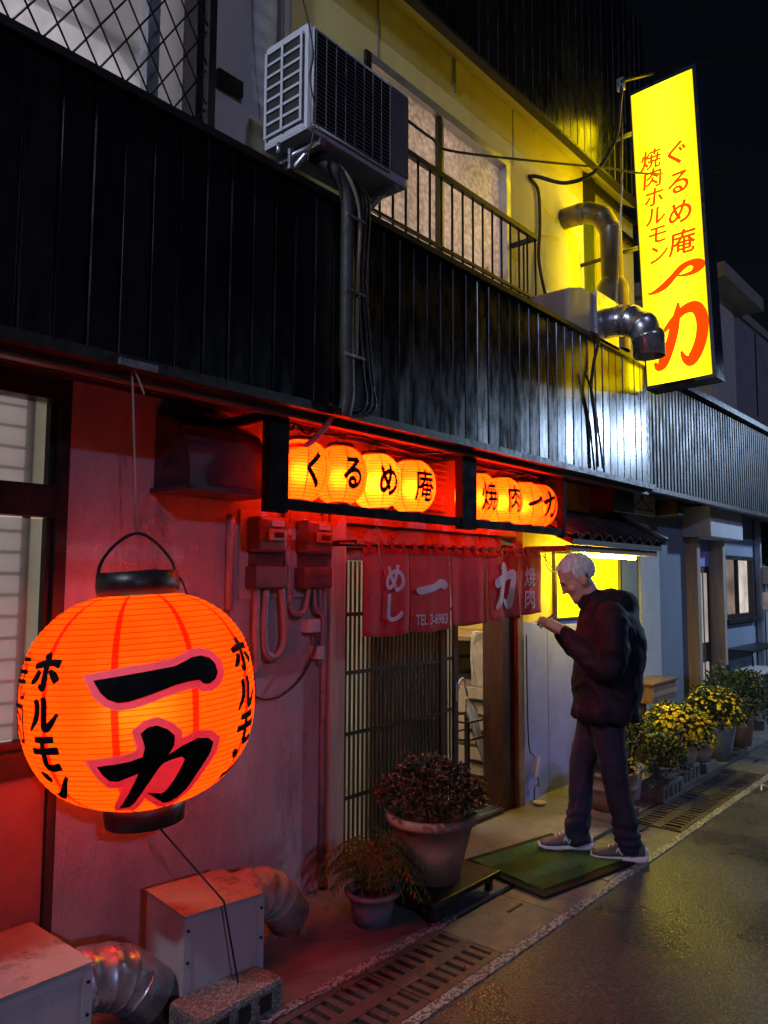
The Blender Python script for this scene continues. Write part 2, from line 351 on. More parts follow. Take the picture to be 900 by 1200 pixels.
# ------------------------------------------------------------------ writing
STROKES = {
 '一': [[(.0, .40, .07), (.05, .42, .15), (.3, .46, .155), (.62, .54, .15), (.80, .63, .19), (.93, .60, .21), (.99, .52, .12)]],
 '力': [[(.05, .60, .10), (.14, .585, .17), (.35, .66, .15), (.66, .755, .13), (.88, .79, .15), (.93, .72, .17), (.87, .5, .165), (.80, .28, .18), (.70, .12, .2), (.58, .12, .13), (.47, .2, .03)],
       [(.36, .96, .09), (.44, .93, .2), (.48, .82, .2), (.45, .64, .17), (.36, .4, .15), (.24, .18, .12), (.05, .04, .03)]],
 'ホ': [[(.08, .66, .1), (.3, .71, .13), (.7, .76, .11), (.93, .72, .16)], [(.45, .98, .16), (.52, .85, .15), (.52, .45, .13), (.5, .1, .14), (.36, .14, .04)],
       [(.3, .52, .13), (.2, .34, .14), (.06, .22, .04)], [(.68, .54, .06), (.82, .42, .15), (.92, .28, .15)]],
 'ル': [[(.28, .88, .12), (.33, .7, .14), (.28, .4, .13), (.06, .08, .03)], [(.54, .95, .12), (.58, .75, .13), (.56, .3, .14), (.58, .14, .15), (.74, .22, .13), (.98, .52, .03)]],
 'モ': [[(.2, .86, .1), (.5, .87, .12), (.8, .9, .13)], [(.06, .54, .12), (.4, .55, .12), (.92, .6, .15)], [(.46, .86, .1), (.45, .4, .13), (.46, .18, .14), (.6, .09, .14), (.9, .15, .15)]],
 'ン': [[(.1, .86, .08), (.24, .76, .17), (.36, .66, .14)], [(.1, .12, .13), (.3, .14, .14), (.62, .36, .12), (.96, .78, .03)]],
 'sign一': [[(.0, .1, .03), (.1, .08, .12), (.28, .2, .19), (.5, .55, .15), (.7, .84, .19), (.88, .88, .22), (.97, .7, .2), (.88, .5, .16), (.7, .46, .1), (.55, .52, .04)]],
 'sign力': [[(.5, 1.0, .03), (.47, .86, .1), (.40, .62, .16), (.3, .36, .17), (.16, .12, .18), (.06, .06, .12), (.0, .12, .03)],
          [(.2, .6, .04), (.38, .74, .1), (.62, .88, .13), (.82, .86, .18), (.91, .66, .2), (.88, .4, .19), (.78, .18, .19), (.66, .06, .17), (.56, .1, .1), (.5, .22, .03)]],
}
def stroke_geo(bm, strokes, fn, grow=0, across=4, lift=0.0):
    """brush strokes: each a strip of varying width laid on the surface given by fn(u, v, height)"""
    for si, s in enumerate(strokes):
        pts = spline([Vector(p) for p in s], 7)
        rows = []; n = len(pts)
        ext = []
        if grow:
            d0 = (pts[0]-pts[1]).to_2d().normalized(); d1 = (pts[-1]-pts[-2]).to_2d().normalized()
            a, b = pts[0], pts[-1]
            pts = [Vector((a.x+d0.x*grow, a.y+d0.y*grow, a.z*.6))]+pts+[Vector((b.x+d1.x*grow, b.y+d1.y*grow, b.z*.6))]
            n = len(pts)
        else:
            d0 = (pts[0]-pts[1]).to_2d().normalized(); d1 = (pts[-1]-pts[-2]).to_2d().normalized()
            a, b = pts[0], pts[-1]
            pts = [Vector((a.x+d0.x*a.z*.35, a.y+d0.y*a.z*.35, a.z*.35))]+pts+[Vector((b.x+d1.x*b.z*.35, b.y+d1.y*b.z*.35, b.z*.35))]
            n = len(pts)
        for i, p in enumerate(pts):
            q = (pts[min(i+1, n-1)]-pts[max(i-1, 0)]).to_2d()
            q = q.normalized() if q.length > 1e-6 else Vector((1, 0)); nn = Vector((-q.y, q.x))
            w = p.z/2+grow
            rows.append([bm.verts.new(fn(p.x+nn.x*w*t, p.y+nn.y*w*t, lift+si*.0006)) for t in (-1+2*k/across for k in range(across+1))])
        for i in range(n-1):
            for k in range(across):
                bm.faces.new((rows[i][k], rows[i][k+1], rows[i+1][k+1], rows[i+1][k]))
_G = {}
def glyph(ch, bold=0.0, edge=None):
    """a font glyph as triangles scaled into the unit square (kept square)"""
    key = (ch, bold)
    if key not in _G:
        c = bpy.data.curves.new('g', 'FONT'); c.body = ch; c.size = 1; c.offset = bold; c.resolution_u = 3
        o = bpy.data.objects.new('g', c); COL.objects.link(o)
        dg = bpy.context.evaluated_depsgraph_get(); ev = o.evaluated_get(dg); me = ev.to_mesh()
        vs = [v.co.to_2d() for v in me.vertices]; fs = [list(p.vertices) for p in me.polygons]
        ev.to_mesh_clear(); bpy.data.objects.remove(o); bpy.data.curves.remove(c)
        x0, x1 = min(v.x for v in vs), max(v.x for v in vs); y0, y1 = min(v.y for v in vs), max(v.y for v in vs)
        _G[key] = ([Vector(((v.x-(x0+x1)/2), (v.y-(y0+y1)/2))) for v in vs], fs, x1-x0, y1-y0)
    return _G[key]
def text_geo(bm, ch, fn, bold=0.0, size=None, lift=0.0, cuts=0):
    """lay a glyph (or a short run) on a surface; fn takes u, v in -.5..+.5 of the em and a height"""
    vs, fs, w, h = glyph(ch, bold)
    t = bmesh.new(); V = [t.verts.new((v.x, v.y, 0)) for v in vs]
    for f in fs:
        try: t.faces.new([V[i] for i in f])
        except ValueError: pass
    bmesh.ops.remove_doubles(t, verts=t.verts, dist=1e-5)
    bmesh.ops.triangulate(t, faces=t.faces)
    for _ in range(cuts):
        lim = .16
        es = [e for e in t.edges if e.calc_length() > lim]
        if not es: break
        bmesh.ops.subdivide_edges(t, edges=es, cuts=1); bmesh.ops.triangulate(t, faces=t.faces)
    for v in t.verts: v.co = fn(v.co.x, v.co.y, lift)
    merge(bm, t)

# ================================================================== SETTING: ground, road, pavement
bx('ground', mat('earth', (.06, .055, .05), .9, bump=.5), None, -150, 150, -150, 150, -.3, -.03, kind='structure')
bm = bmesh.new(); vs = [bm.verts.new(p) for p in ((-60, -6.5, 0), (90, -6.5, 0), (90, -1.15, 0), (-60, -1.15, 0))]; bm.faces.new(vs)
ROAD = O('road', bm, ASPHALT, None, kind='structure')
bx('pavement', CONCRETE, None, -8, 40, -.72, .1, -.03, .004, kind='structure')
bx('far_pavement', CONCRETE, None, -60, 90, -9, -6.5, -.03, .1, kind='structure')
# drain channel between pavement and kerb
CH = bx('drain_channel', CAST, None, -8, 40, -1.10, -.72, -.16, -.10, kind='structure')
bm = bmesh.new(); box(bm, -8, 40, -1.15, -1.10, -.03, .008)
O('kerb_strip', bm, KERB, None, kind='structure')
bm = bmesh.new(); box(bm, -8, 3.12, -.745, -.70, -.03, .009)
O('channel_edge', bm, KERB, None, kind='structure')
# concrete covers over the drain, one lid each
lidm = None
x = -2.2
def in_grate(a, b): return any(a < g1-.01 and b > g0+.01 for g0, g1 in ((1.98, 2.96), (5.1, 7.02)))
spans = [(-2.2, -1.6), (-1.6, -1.0), (-1.0, -.4), (-.4, .2), (.2, .8), (.8, 1.4), (1.4, 1.97), (2.97, 3.5), (3.5, 4.03), (4.03, 4.56), (4.56, 5.09), (7.03, 7.6), (7.6, 8.2), (8.2, 8.8), (8.8, 9.4), (9.4, 10.0), (10, 10.6), (10.6, 11.2)]
for a, b in spans:
    bm = bmesh.new(); cbox(bm, a+.004, b-.004, -1.092, -.752, -.06, .003+random.uniform(-.003, .003), c=.006)
    o = O('cover_slab', bm, CONC_SLAB, CH)
    bm = bmesh.new(); box(bm, b-.16, b-.03, -.90, -.885, .0035, .0075)
    O('lifting_slot', bm, BLACKM, o)
def grate(x0, x1, n, label):
    g = E('drain_grate', (x0, -1.092, -.1), label, 'drain grate', 'drain grates in the channel')
    bx('frame', CAST, g, x0, x1, -1.095, -1.06, -.04, .006)
    bx('frame', CAST, g, x0, x1, -.785, -.75, -.04, .006)
    bx('centre_bar', CAST, g, x0, x1, -.955, -.89, -.04, .005)
    step = (x1-x0)/n
    for k in range(n+1):
        for (ya, yb) in ((-1.06, -.955), (-.89, -.785)):
            sh = .0
            bm = bmesh.new(); xx = x0+k*step
            box(bm, max(x0, xx-step*.28), min(x1, xx+step*.28), ya-.002, yb+.002, -.03, .003+random.uniform(-.002, .003))
            O('bar', bm, CAST, g)
grate(1.98, 2.46, 8, 'rusty slotted drain grate near the ventilation ducts')
grate(2.465, 2.96, 8, 'rusty slotted drain grate in front of the fern pot')
grate(5.1, 6.05, 16, 'dark slotted drain grate behind the standing man')
grate(6.06, 7.02, 16, 'dark slotted drain grate in front of the yellow chrysanthemums')

# ================================================================== RESTAURANT BUILDING
B = E('restaurant_building', (3.5, .1, 0), 'two-storey restaurant with black board cladding, sign-lit cream upper wall and lantern-lit entrance', 'building')
# ground-floor walls
wl = bx('wall', PLASTER, B, 1.5, 2.96, 0, .16, .0, 2.55)
bm = bmesh.new(); box(bm, 2.96, 4.95, 0, .16, 1.965, 2.55); O('wall', bm, PLASTER, B)
bm = bmesh.new(); box(bm, 4.95, 5.47, 0, .16, 1.283, 2.55); box(bm, 6.7, 6.75, 0, .16, 1.283, 2.55); box(bm, 5.47, 6.7, 0, .16, 1.82, 2.55)
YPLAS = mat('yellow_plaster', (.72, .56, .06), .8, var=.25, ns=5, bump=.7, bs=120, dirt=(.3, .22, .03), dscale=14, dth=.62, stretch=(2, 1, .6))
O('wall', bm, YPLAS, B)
for a, b in ((4.95, 5.36), (5.366, 6.05), (6.056, 6.75)):
    bm = bmesh.new(); cbox(bm, a, b, -.012, .16, 0, 1.28, c=.004); O('wall_panel', bm, BOARD_BLUELIT, B)
bx('wall', PLASTER, B, -3, 1.5, .02, .16, 0, .86)
bx('wall', PLASTER, B, -3, .2, .02, .16, .86, 2.55)
bx('wall', PLASTER, B, .2, 1.5, .02, .16, 2.36, 2.55)
bx('corner_strip', WOOD_DK, B, 1.465, 1.5, -.03, .02, 0, .9)
bx('dado_board', mat('red_brown_board', (.3, .12, .08), .6, var=.2, bump=.2), B, -1, 1.462, -.012, .02, 0, .86)
# left window with transom, blind inside
wn = bx('window', ALU_DK, B, 1.45, 1.497, -.035, .06, .86, 2.40)
for a in ((.2, 1.45, -.035, .06, 2.29, 2.40), (.2, 1.45, -.03, .05, 1.83, 1.955), (.2, 1.45, -.045, .07, .86, .955), (1.432, 1.448, 0, .04, .957, 1.828), (.62, .68, 0, .04, .957, 1.828), (1.43, 1.448, 0, .04, 1.957, 2.288), (.2, 1.385, 0, .04, .957, .985)):
    bx('window_frame', ALU_DK, wn, *a)
bx('pane', PEBBLE, wn, .25, 1.5, .045, .05, 1.958, 2.287)
bx('pane', PEBBLE, wn, .25, 1.5, .045, .05, .987, 1.826)
bx('blind_post', WOOD_DK, wn, 1.372, 1.40, .07, .1, .96, 2.29)
SL = emit('lit_paper_slat', (1, .74, .6), .5, .2, 3)
bx('dark_lining', DARKTRIM, wn, .2, 1.37, .1, .105, .96, 2.29)
bmS = bmesh.new(); box(bmS, .2, 1.37, .08, .088, 0, .068)
s0 = O('blind_slat', bmS, SL, wn, loc=(0, 0, .962))
k = .962+.082
while k < 2.28:
    cp(s0, wn, (0, 0, k)); k += .082
bx('curtain', emit('lit_curtain', (1, .80, .5), .4, .25, 3), wn, .2, 1.75, .12, .13, .9, 2.3)
# soffit under the cladding, with trims
bx('soffit', SOFFIT, B, -3, 6.3, -.47, 0, 2.39, 2.42)
for k in range(6):
    bx('soffit_batten', WOOD_DK, B, -3, 6.3, -.44+k*.075, -.425+k*.075, 2.375, 2.39)
bx('cladding_foot_trim', DARKTRIM, B, -3, 6.25, -.54, -.47, 2.335, 2.375)
bx('drip_rail', mat('brown_rail', (.12, .07, .05), .4, var=.3), B, -3, 6.25, -.475, -.43, 2.30, 2.334)
# black board cladding: every board its own piece
FC = bx('cladding_backing', DARKTRIM, B, -1.2, 6.24, -.495, -.46, 2.376, 3.33)
def board_mesh(w, h, d):
    t = bmesh.new(); c = .0045
    prism(t, [(0, 0), (0, -d+c), (c, -d), (w-c, -d), (w, -d+c), (w, 0)], 0, h, axis='Z')
    bmesh.ops.recalc_face_normals(t, faces=t.faces)
    me = bpy.data.meshes.new('board'); t.to_mesh(me); t.free(); me.materials.append(BLACKBOARD); return me
bme = board_mesh(.112, .955, .022)
borg = Vector(FC.parent.location)
x = -1.2
while x < 6.12:
    o = bpy.data.objects.new('board', bme); COL.objects.link(o); o.parent = FC
    o.location = Vector((x+.003, -.496+random.uniform(-.003, .002), 2.376))-borg
    o.rotation_euler = (random.uniform(-.004, .004), 0, random.uniform(-.045, .045))
    x += .1185
bx('cladding_cap', DARKTRIM, B, -1.2, 6.26, -.545, -.40, 3.332, 3.365)
bx('canopy_roof', mat('tin_roof', (.08, .08, .085), .5, metal=.4), B, -1.2, 6.26, -.40, 0, 3.30, 3.335)
# upper wall
bm = bmesh.new()
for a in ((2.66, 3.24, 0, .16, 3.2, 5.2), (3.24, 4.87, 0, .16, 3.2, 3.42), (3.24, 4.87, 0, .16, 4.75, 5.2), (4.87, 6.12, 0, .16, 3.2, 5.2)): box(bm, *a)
CREAM_SIGNLIT = mat('cream_plaster_signlit', (.84, .77, .3), .85, var=.12, ns=2, bump=.7, bs=160, dirt=(.6, .5, .17), dscale=1.4, dth=.58, stretch=(1, 1, .35))  # cream plaster with the sign's yellow light mixed into its colour
O('upper_wall', bm, CREAM_SIGNLIT, B)
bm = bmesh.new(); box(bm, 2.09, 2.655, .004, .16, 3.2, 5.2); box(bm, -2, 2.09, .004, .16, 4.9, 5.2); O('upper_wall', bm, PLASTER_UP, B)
bx('wall_joint', mat('joint', (.3, .3, .28), .8), B, 4.935, 4.947, -.004, 0, 4.75, 5.2)
bx('wall_joint', MATS['joint'], B, 3.36, 3.372, -.004, 0, 4.76, 5.2)
bx('wall_strip', MATS['joint'], B, 4.16, 4.18, -.01, 0, 4.95, 5.2)
bm = bmesh.new(); prism(bm, [(-.22, 5.06), (-.22, 5.1), (.0, 5.24), (.0, 5.199)], 2, 6.9, axis='X'); O('upper_soffit', bm, CREAM_SIGNLIT, B)
bx('upper_wall', CREAM_SIGNLIT, B, 6.46, 7.3, .04, .16, 3.0, 5.2)
bx('recess', mat('slate_panel', (.12, .15, .2), .5, var=.2), B, 6.12, 6.46, .06, .16, 3.2, 4.85)
rw = bx('small_window', ALU_DK, B, 6.12, 6.3, -.03, .055, 4.852, 5.195)
bx('window_frame', ALU_DK, rw, 6.3, 7.25, -.03, .0, 4.86, 4.92)
bx('window_frame', ALU_DK, rw, 6.3, 7.25, -.03, .0, 5.10, 5.16)
UF = bx('upper_cladding_backing', DARKTRIM, B, 1.6, 6.9, -.245, -.221, 5.04, 6.9)
bme2 = board_mesh(.112, 1.84, .02)
x = 1.7
while x < 6.85:
    o = bpy.data.objects.new('board', bme2); COL.objects.link(o); o.parent = UF
    o.location = Vector((x+.003, -.246+random.uniform(-.003, .002), 5.05))-borg
    o.rotation_euler = (0, 0, random.uniform(-.02, .02)); x += .1185
bx('upper_cladding_foot', DARKTRIM, B, 1.6, 6.9, -.285, -.222, 5.015, 5.038)
# upper windows: left one behind the diamond grille
uw = bx('upper_window', ALU_DK, B, 2.02, 2.088, -.06, .1, 3.36, 4.9)
bx('window_frame', ALU, uw, 1.80, 1.86, .0, .05, 3.36, 4.9)
bx('window_frame', ALU, uw, .55, .61, .02, .07, 3.36, 4.9)
bx('window_frame', ALU, uw, .3, 2.02, -.01, .08, 3.30, 3.36)
bx('pane', PEBBLE, uw, .61, 1.80, .05, .055, 3.362, 4.9)
bx('pane', PEBBLE, uw, 1.862, 2.018, .05, .055, 3.362, 4.9)
CURT = emit('lit_patterned_curtain', (1, .84, .76), .95, .35, 11)
bm = bmesh.new()
pv = None
for i in range(121):
    xx = .3+i*1.74/120; yy = .17+.02*math.sin(xx*38)+.008*math.sin(xx*91)
    a, b = bm.verts.new((xx, yy, 3.3)), bm.verts.new((xx, yy, 4.95))
    if pv: bm.faces.new((pv[0], a, b, pv[1]))
    pv = (a, b)
O('curtain', bm, CURT, uw)
bm = bmesh.new(); box(bm, .2, 2.05, .5, .52, 3.2, 5); O('room_lining', bm, emit('dim_room', (.95, .74, .62), .1, .3, 2), uw)
for zz in (3.62, 3.95, 4.3): bx('window_bar', WOOD_DK, uw, .3, 1.8, .085, .1, zz, zz+.03)
gr = bx('window_guard', BLACKM, B, 2.035, 2.075, -.135, -.095, 3.34, 5.1)
bx('guard_rail', BLACKM, gr, .2, 2.034, -.13, -.1, 3.345, 3.375)
bm = bmesh.new()
for sgn in (1, -1):
    k = -1.5
    while k < 4.5:
        pts = []
        for z in (3.376, 5.1):
            pts.append((k+sgn*(z-3.376)*.62, z))
        (xa, za), (xb, zb) = pts
        def clip(x0, z0, x1, z1):
            t0, t1 = 0, 1
            for lim, s in ((.2, 1), (2.033, -1)):
                d = (x1-x0)*s; q = (lim-x0)*s
                if d > 0: t0 = max(t0, q/d)
                else: t1 = min(t1, q/d)
            return (t0, t1) if t0 < t1 else None
        c = clip(xa, za, xb, zb)
        if c:
            f = lambda t: Vector((xa+(xb-xa)*t, -.115+.004*sgn, za+(zb-za)*t))
            tube(bm, [f(c[0]), f(c[1])], .0045, 5)
        k += .118
O('diamond_mesh', bm, BLACKM, gr)
bx('louvre_plate', ALU_DK, B, 2.17, 2.32, -.03, 0, 3.98, 4.06)
# upper windows: sliding pair with the railing
sw = bx('upper_window', ALU_DK, B, 3.24, 3.29, -.02, .1, 3.42, 4.75)
for a in ((4.815, 4.87, -.02, .1, 3.42, 4.75), (3.29, 4.815, -.02, .1, 4.69, 4.75), (3.29, 4.815, -.025, .1, 3.42, 3.475)): bx('window_frame', ALU, sw, *a)
bx('window_frame', ALU_DK, sw, 3.98, 4.03, .0, .04, 3.477, 4.688)
bx('window_frame', ALU, sw, 4.05, 4.09, .03, .07, 3.477, 4.688)
PEBBLE2 = glassy('figured_glass', (.85, .82, .8), .12, .6, True)
GL1 = emit('lit_glass_pink', (1, .70, .5), 2.4, .5, 1.6)
bx('pane', PEBBLE2, sw, 3.292, 3.978, .02, .026, 3.478, 4.687)
bx('pane', PEBBLE2, sw, 4.092, 4.813, .045, .051, 3.478, 4.687)
bx('curtain', GL1, sw, 3.25, 4.86, .13, .14, 3.42, 4.75)
rl = bx('railing', BLACKM, B, 2.9, 4.93, -.215, -.185, 4.09, 4.125)
bx('lower_rail', BLACKM, rl, 2.9, 4.93, -.21, -.19, 3.63, 3.65)
bx('bracket', BLACKM, rl, 4.9, 4.93, -.186, 0, 4.09, 4.12); bx('bracket', BLACKM, rl, 4.9, 4.93, -.189, 0, 3.63, 3.65)
for k in range(18):
    xx = 2.93+k*.1165
    tb('baluster', BLACKM, rl, [(xx, -.2, 4.09), (xx, -.2, 3.63), (xx+.015, -.21, 3.34)], .0085, 6, 0)
tb('baluster', BLACKM, rl, [(4.915, -.1, 4.1), (4.915, -.1, 3.63), (4.93, -.14, 3.34)], .008, 6, 0)
bx('post', ALU, rl, 4.50, 4.525, -.05, -.025, 3.4, 3.8)
# entrance: jambs, lintel, louvre, sliding lattice door
bx('door_jamb', WOOD_PALE, B, 2.96, 3.075, -.05, .1, 0, 1.962, c=.006)
bx('door_jamb', WOOD_DK, B, 4.70, 4.86, -.02, .14, 0, 1.84)
bx('door_jamb', WOOD_MID, B, 4.862, 4.948, -.05, .1, 0, 1.962, c=.006)
bx('door_lintel', WOOD_PALE, B, 3.077, 4.86, -.05, .12, 1.90, 1.962, c=.006)
bx('door_lintel', WOOD_MID, B, 3.077, 4.70, -.02, .14, 1.775, 1.897)
bx('threshold', WOOD_DK, B, 3.077, 4.70, -.03, .16, .004, .03)
bx('track', ALU, B, 3.08, 4.7, -.012, -.004, .031, .04); bx('track', ALU, B, 3.08, 4.7, .02, .028, .031, .04); bx('track', ALU, B, 3.08, 4.7, .052, .06, .031, .04)
lv = bx('louvre_panel', WOOD_PALE, B, 3.30, 4.02, -.04, -.002, 2.02, 2.36)
for k in range(9):
    bm = bmesh.new(); Mx = Matrix.Translation((0, -.045, 2.04+k*.037)) @ Matrix.Rotation(R(-28), 4, 'X'); box(bm, 3.31, 4.01, -.004, .004, -.017, .017, Mx); O('slat', bm, WOOD_PALE, lv)
def leaf(x0, x1, y, offs, kind):
    d = bx('sliding_door', WOOD_DOOR, B, x0, x0+.045, y, y+.03, .032, 1.774)
    bx('stile', WOOD_DOOR, d, x1-.045, x1, y, y+.03, .032, 1.774)
    for z in (.032, 1.70): bx('rail', WOOD_DOOR, d, x0+.046, x1-.046, y+.002, y+.028, z, z+.07)
    for z in (.40, .74, 1.07, 1.39): bx('rail', WOOD_DOOR, d, x0+.046, x1-.046, y+.008, y+.0125, z, z+.022)
    bmS = bmesh.new(); box(bmS, 0, .013, .013, .0195, 0, 1.59); s = None
    xx = x0+.055+offs
    while xx < x1-.066:
        if s is None:
            s = O('slat', bmS, WOOD_DOOR, d, world=False, loc=Vector((xx, y, .105))-Vector(B.location))
        else: cp(s, d, Vector((xx, y, .105))-Vector(B.location))
        xx += .036
    bx('pane', FROST, d, x0+.046, x1-.046, y+.021, y+.025, .103, 1.699)
    return d
leaf(3.08, 4.05, -.006, 0, 0)
d2 = leaf(3.36, 4.27, .05, .018, 1)
bx('pull_handle', ALU, d2, 4.235, 4.25, .044, .05, .80, .92)
# interior seen through the door
INT = mat('interior_wall', (.6, .48, .3), .8, var=.15)
bx('interior_wall', INT, B, 2.6, 6.9, 2.6, 2.7, 0, 2.4)
bx('interior_wall', mat('interior_yellow', (.7, .5, .12), .7, var=.15), B, 6.3, 6.4, .165, 2.6, 0, 2.4)
bx('interior_wall', INT, B, 2.5, 2.6, .165, 2.6, 0, 2.4)
bx('interior_floor', WOOD_DK, B, 2.6, 6.3, .161, 2.6, -.02, .02)
bx('interior_ceiling', INT, B, 2.5, 6.9, .165, 2.7, 2.4, 2.44)
il = bx('interior_lamp', emit('tube_light', (1, .88, .68), 26), B, 3.5, 4.9, 1.2, 1.5, 2.36, 2.395)
# yellow lit window under the tiled hood
yw = bx('lit_window', WOOD_DK, B, 5.47, 5.50, -.03, .1, 1.284, 1.818)
bx('window_frame', ALU_DK, yw, 6.68, 6.71, -.03, .1, 1.284, 1.818)
bx('window_frame', ALU_DK, yw, 5.502, 6.678, -.03, .1, 1.284, 1.30); bx('window_frame', ALU_DK, yw, 5.502, 6.678, -.03, .1, 1.80, 1.818)
bx('pane', emit('yellow_lit_pane', (1, .78, .001), 8, .12, 4), yw, 5.502, 6.678, .0, .012, 1.302, 1.798)
# tiled hood over it
th = bx('tiled_hood', WOOD_DK, B, 4.98, 6.62, -.02, -.001, 1.95, 2.16)
bm = bmesh.new(); prism(bm, [(0, 2.10), (-.43, 1.885), (-.43, 1.845), (0, 2.04)], 4.98, 6.62, axis='X'); O('hood_deck', bm, WOOD_DK, th)
bx('rafter_beam', WOOD_MID, th, 5.0, 6.6, -.40, -.36, 1.80, 1.845)
for k in range(4): bx('bracket', WOOD_DK, th, 5.02+k*.5, 5.06+k*.5, -.34, -.02, 1.80, 1.84)
slope = math.atan2(.215, .43)
tm = bmesh.new()
pts = []
for i in range(9):
    a = i/8; pts.append((a*.2, .03*math.sin(math.pi*2*a)*(.8)+.0))
P2 = pts+[(x_, z_-.014) for x_, z_ in reversed(pts)]
prism(tm, P2, -.25, 0, axis='Y')
tobj = None
for row in range(2):
    for k in range(9):
        lc = Vector((4.95+k*.186, -.245*row*math.cos(slope), 2.135-.245*row*math.sin(slope)+.006))
        rt_ = (slope, 0, random.uniform(-.02, .02))
        if tobj is None:
            tobj = O('roof_tile', tm, TILE, th, world=False, loc=lc-Vector(B.location)); tobj.rotation_euler = rt_
        else: cp(tobj, th, lc-Vector(B.location), rt_)
for row in range(2): 
    bm = bmesh.new(); tube(bm, [(6.63, -.02, 2.16), (6.63, -.47, 1.925)], .035, 8); O('ridge_tile', bm, TILE, th) if row == 0 else bm.free()
hl = bx('hood_lamp', WHITE_PL, th, 5.3, 6.45, -.30, -.24, 1.80, 1.84)
bx('lamp_tube', emit('yellow_tube', (1, .76, .06), 120), hl, 5.34, 6.41, -.285, -.255, 1.77, 1.799)
# dark shutter box above and pale board with a clothes hanger
bx('shutter_box', BLACKM, B, 6.14, 6.56, -.22, 0, 2.17, 2.385)

# ================================================================== NEIGHBOUR BUILDING
NBD = E('neighbour_house', (9, .1, 0), 'pale blue-grey house with a brown glazed door and ribbed dark fascia beyond the restaurant', 'house')
bm = bmesh.new()
for a in ((6.75, 8.52, 0, .16, 0, 2.6), (9.32, 9.62, 0, .16, 0, 2.6), (8.52, 9.32, 0, .16, 2.05, 2.6), (9.62, 10.8, 0, .16, 0, 1.14), (9.62, 10.8, 0, .16, 1.9, 2.6), (10.8, 11.3, 0, .16, 0, 2.6)): box(bm, *a)
O('wall', bm, NB_WALL, NBD)
bx('side_wall', NB_WALL, NBD, 11.2, 11.3, .16, 6, 0, 2.6)
bx('wall_panel', mat('pale_panel', (.5, .54, .58), .7, var=.1), NBD, 7.15, 7.62, -.02, 0, .1, 2.05)
bx('plinth', CONCRETE, NBD, 6.76, 8.45, -.03, -.001, .004, .12)
bx('door_post', WOOD_PALE, NBD, 8.42, 8.52, -.12, .1, 0, 2.05, c=.006)
bx('door_post', WOOD_PALE, NBD, 9.28, 9.36, -.12, .1, 0, 2.05, c=.006)
nd = bx('front_door', WOOD_DK, NBD, 8.525, 9.275, .04, .08, .02, 1.75)
bx('transom', BOARD_BLUELIT, NBD, 8.525, 9.275, .03, .08, 1.755, 2.05)
GLW = emit('door_glass_glow', (.95, .85, .8), .3, .2, 6)
for k, xx in enumerate((8.6, 8.76, 8.92, 9.08)):
    bx('pane', GLW, nd, xx, xx+.09, .032, .039, .9, 1.68); bx('pane', GLW, nd, xx, xx+.09, .032, .039, .2, .68)
nw = bx('window', ALU, NBD, 9.62, 9.68, -.03, .08, 1.14, 1.9)
for a in ((10.74, 10.8, -.03, .08, 1.14, 1.9), (9.68, 10.74, -.03, .08, 1.14, 1.19), (9.68, 10.74, -.03, .08, 1.85, 1.9), (10.18, 10.23, -.01, .05, 1.19, 1.85)): bx('window_frame', ALU_DK, nw, *a)
bx('window_sill', ALU_DK, nw, 9.58, 10.84, -.08, -.001, 1.09, 1.139)
bx('pane', emit('window_glow', (.9, .66, .55), .2, .5, 3), nw, 9.68, 10.18, .03, .036, 1.19, 1.85)
bx('pane', emit('window_glow_bright', (1, .86, .76), .5, .3, 4), nw, 10.23, 10.74, .03, .036, 1.19, 1.85)
bx('porch_box', mat('porch_white', (.62, .63, .66), .6, var=.08, dirt=(.45, .45, .45), dscale=2), NBD, 8.33, 9.44, -.3, -.001, 2.055, 2.38, c=.008)
bx('downpipe', ALU, NBD, 10.95, 11.02, -.08, -.01, 0, 2.6)
bm = bmesh.new()
pr = []
n = 0; xx = 6.27
while xx < 17:
    pr += [(xx, -.47), (xx+.014, -.485), (xx+.05, -.485), (xx+.064, -.47)]; xx += .078
pr = pr+[(xx, -.44), (6.27, -.44)]
prism(bm, pr, 2.37, 3.32, axis='Z'); O('ribbed_fascia', bm, RIBSHEET, NBD)
bx('fascia_cap', DARKTRIM, NBD, 6.27, 17, -.55, -.30, 3.325, 3.38)
bx('fascia_foot', DARKTRIM, NBD, 6.27, 17, -.5, -.43, 2.33, 2.368)
bx('soffit', SOFFIT, NBD, 6.31, 17, -.43, 0, 2.40, 2.43)
bx('roof', MATS['tin_roof'], NBD, 6.31, 17, -.30, .3, 3.30, 3.36)
bm = bmesh.new()
for k in range(10): box(bm, 7.4+k*.06, 7.43+k*.06, -.12, -.09, 3.37, 3.75)
O('louvre_rail', bm, mat('yellowed_louvre', (.5, .45, .25), .7), NBD)
# buildings farther along the street
F1 = E('white_block', (11.6, 2, 0), 'narrow white building with an overhanging flat roof beyond the neighbour house', 'building')
bx('wall', mat('far_white', (.55, .57, .6), .8, var=.1, dirt=(.4, .42, .44), dscale=.8), F1, 11.0, 12.2, .5, 4, 2.5, 5.75)
bx('wall', MATS['far_white'], F1, 11.32, 12.2, .55, 4, 0, 2.5)
bx('roof', mat('far_roof', (.35, .34, .32), .8), F1, 10.8, 12.7, .2, 4.2, 5.75, 5.95)
bx('band', MATS['far_roof'], F1, 10.98, 12.22, .48, .499, 4.0, 4.05)
F2 = E('grey_block', (15.5, 2.5, 0), 'plain grey building with a flat parapet at the far end of the street', 'building')
bx('wall', mat('far_grey', (.32, .34, .38), .85, var=.12, dirt=(.24, .26, .3), dscale=.6), F2, 13.6, 22, 1.0, 6, 0, 6.25)
bx('parapet', MATS['far_roof'], F2, 13.5, 22.1, .95, 6.05, 6.25, 6.4)
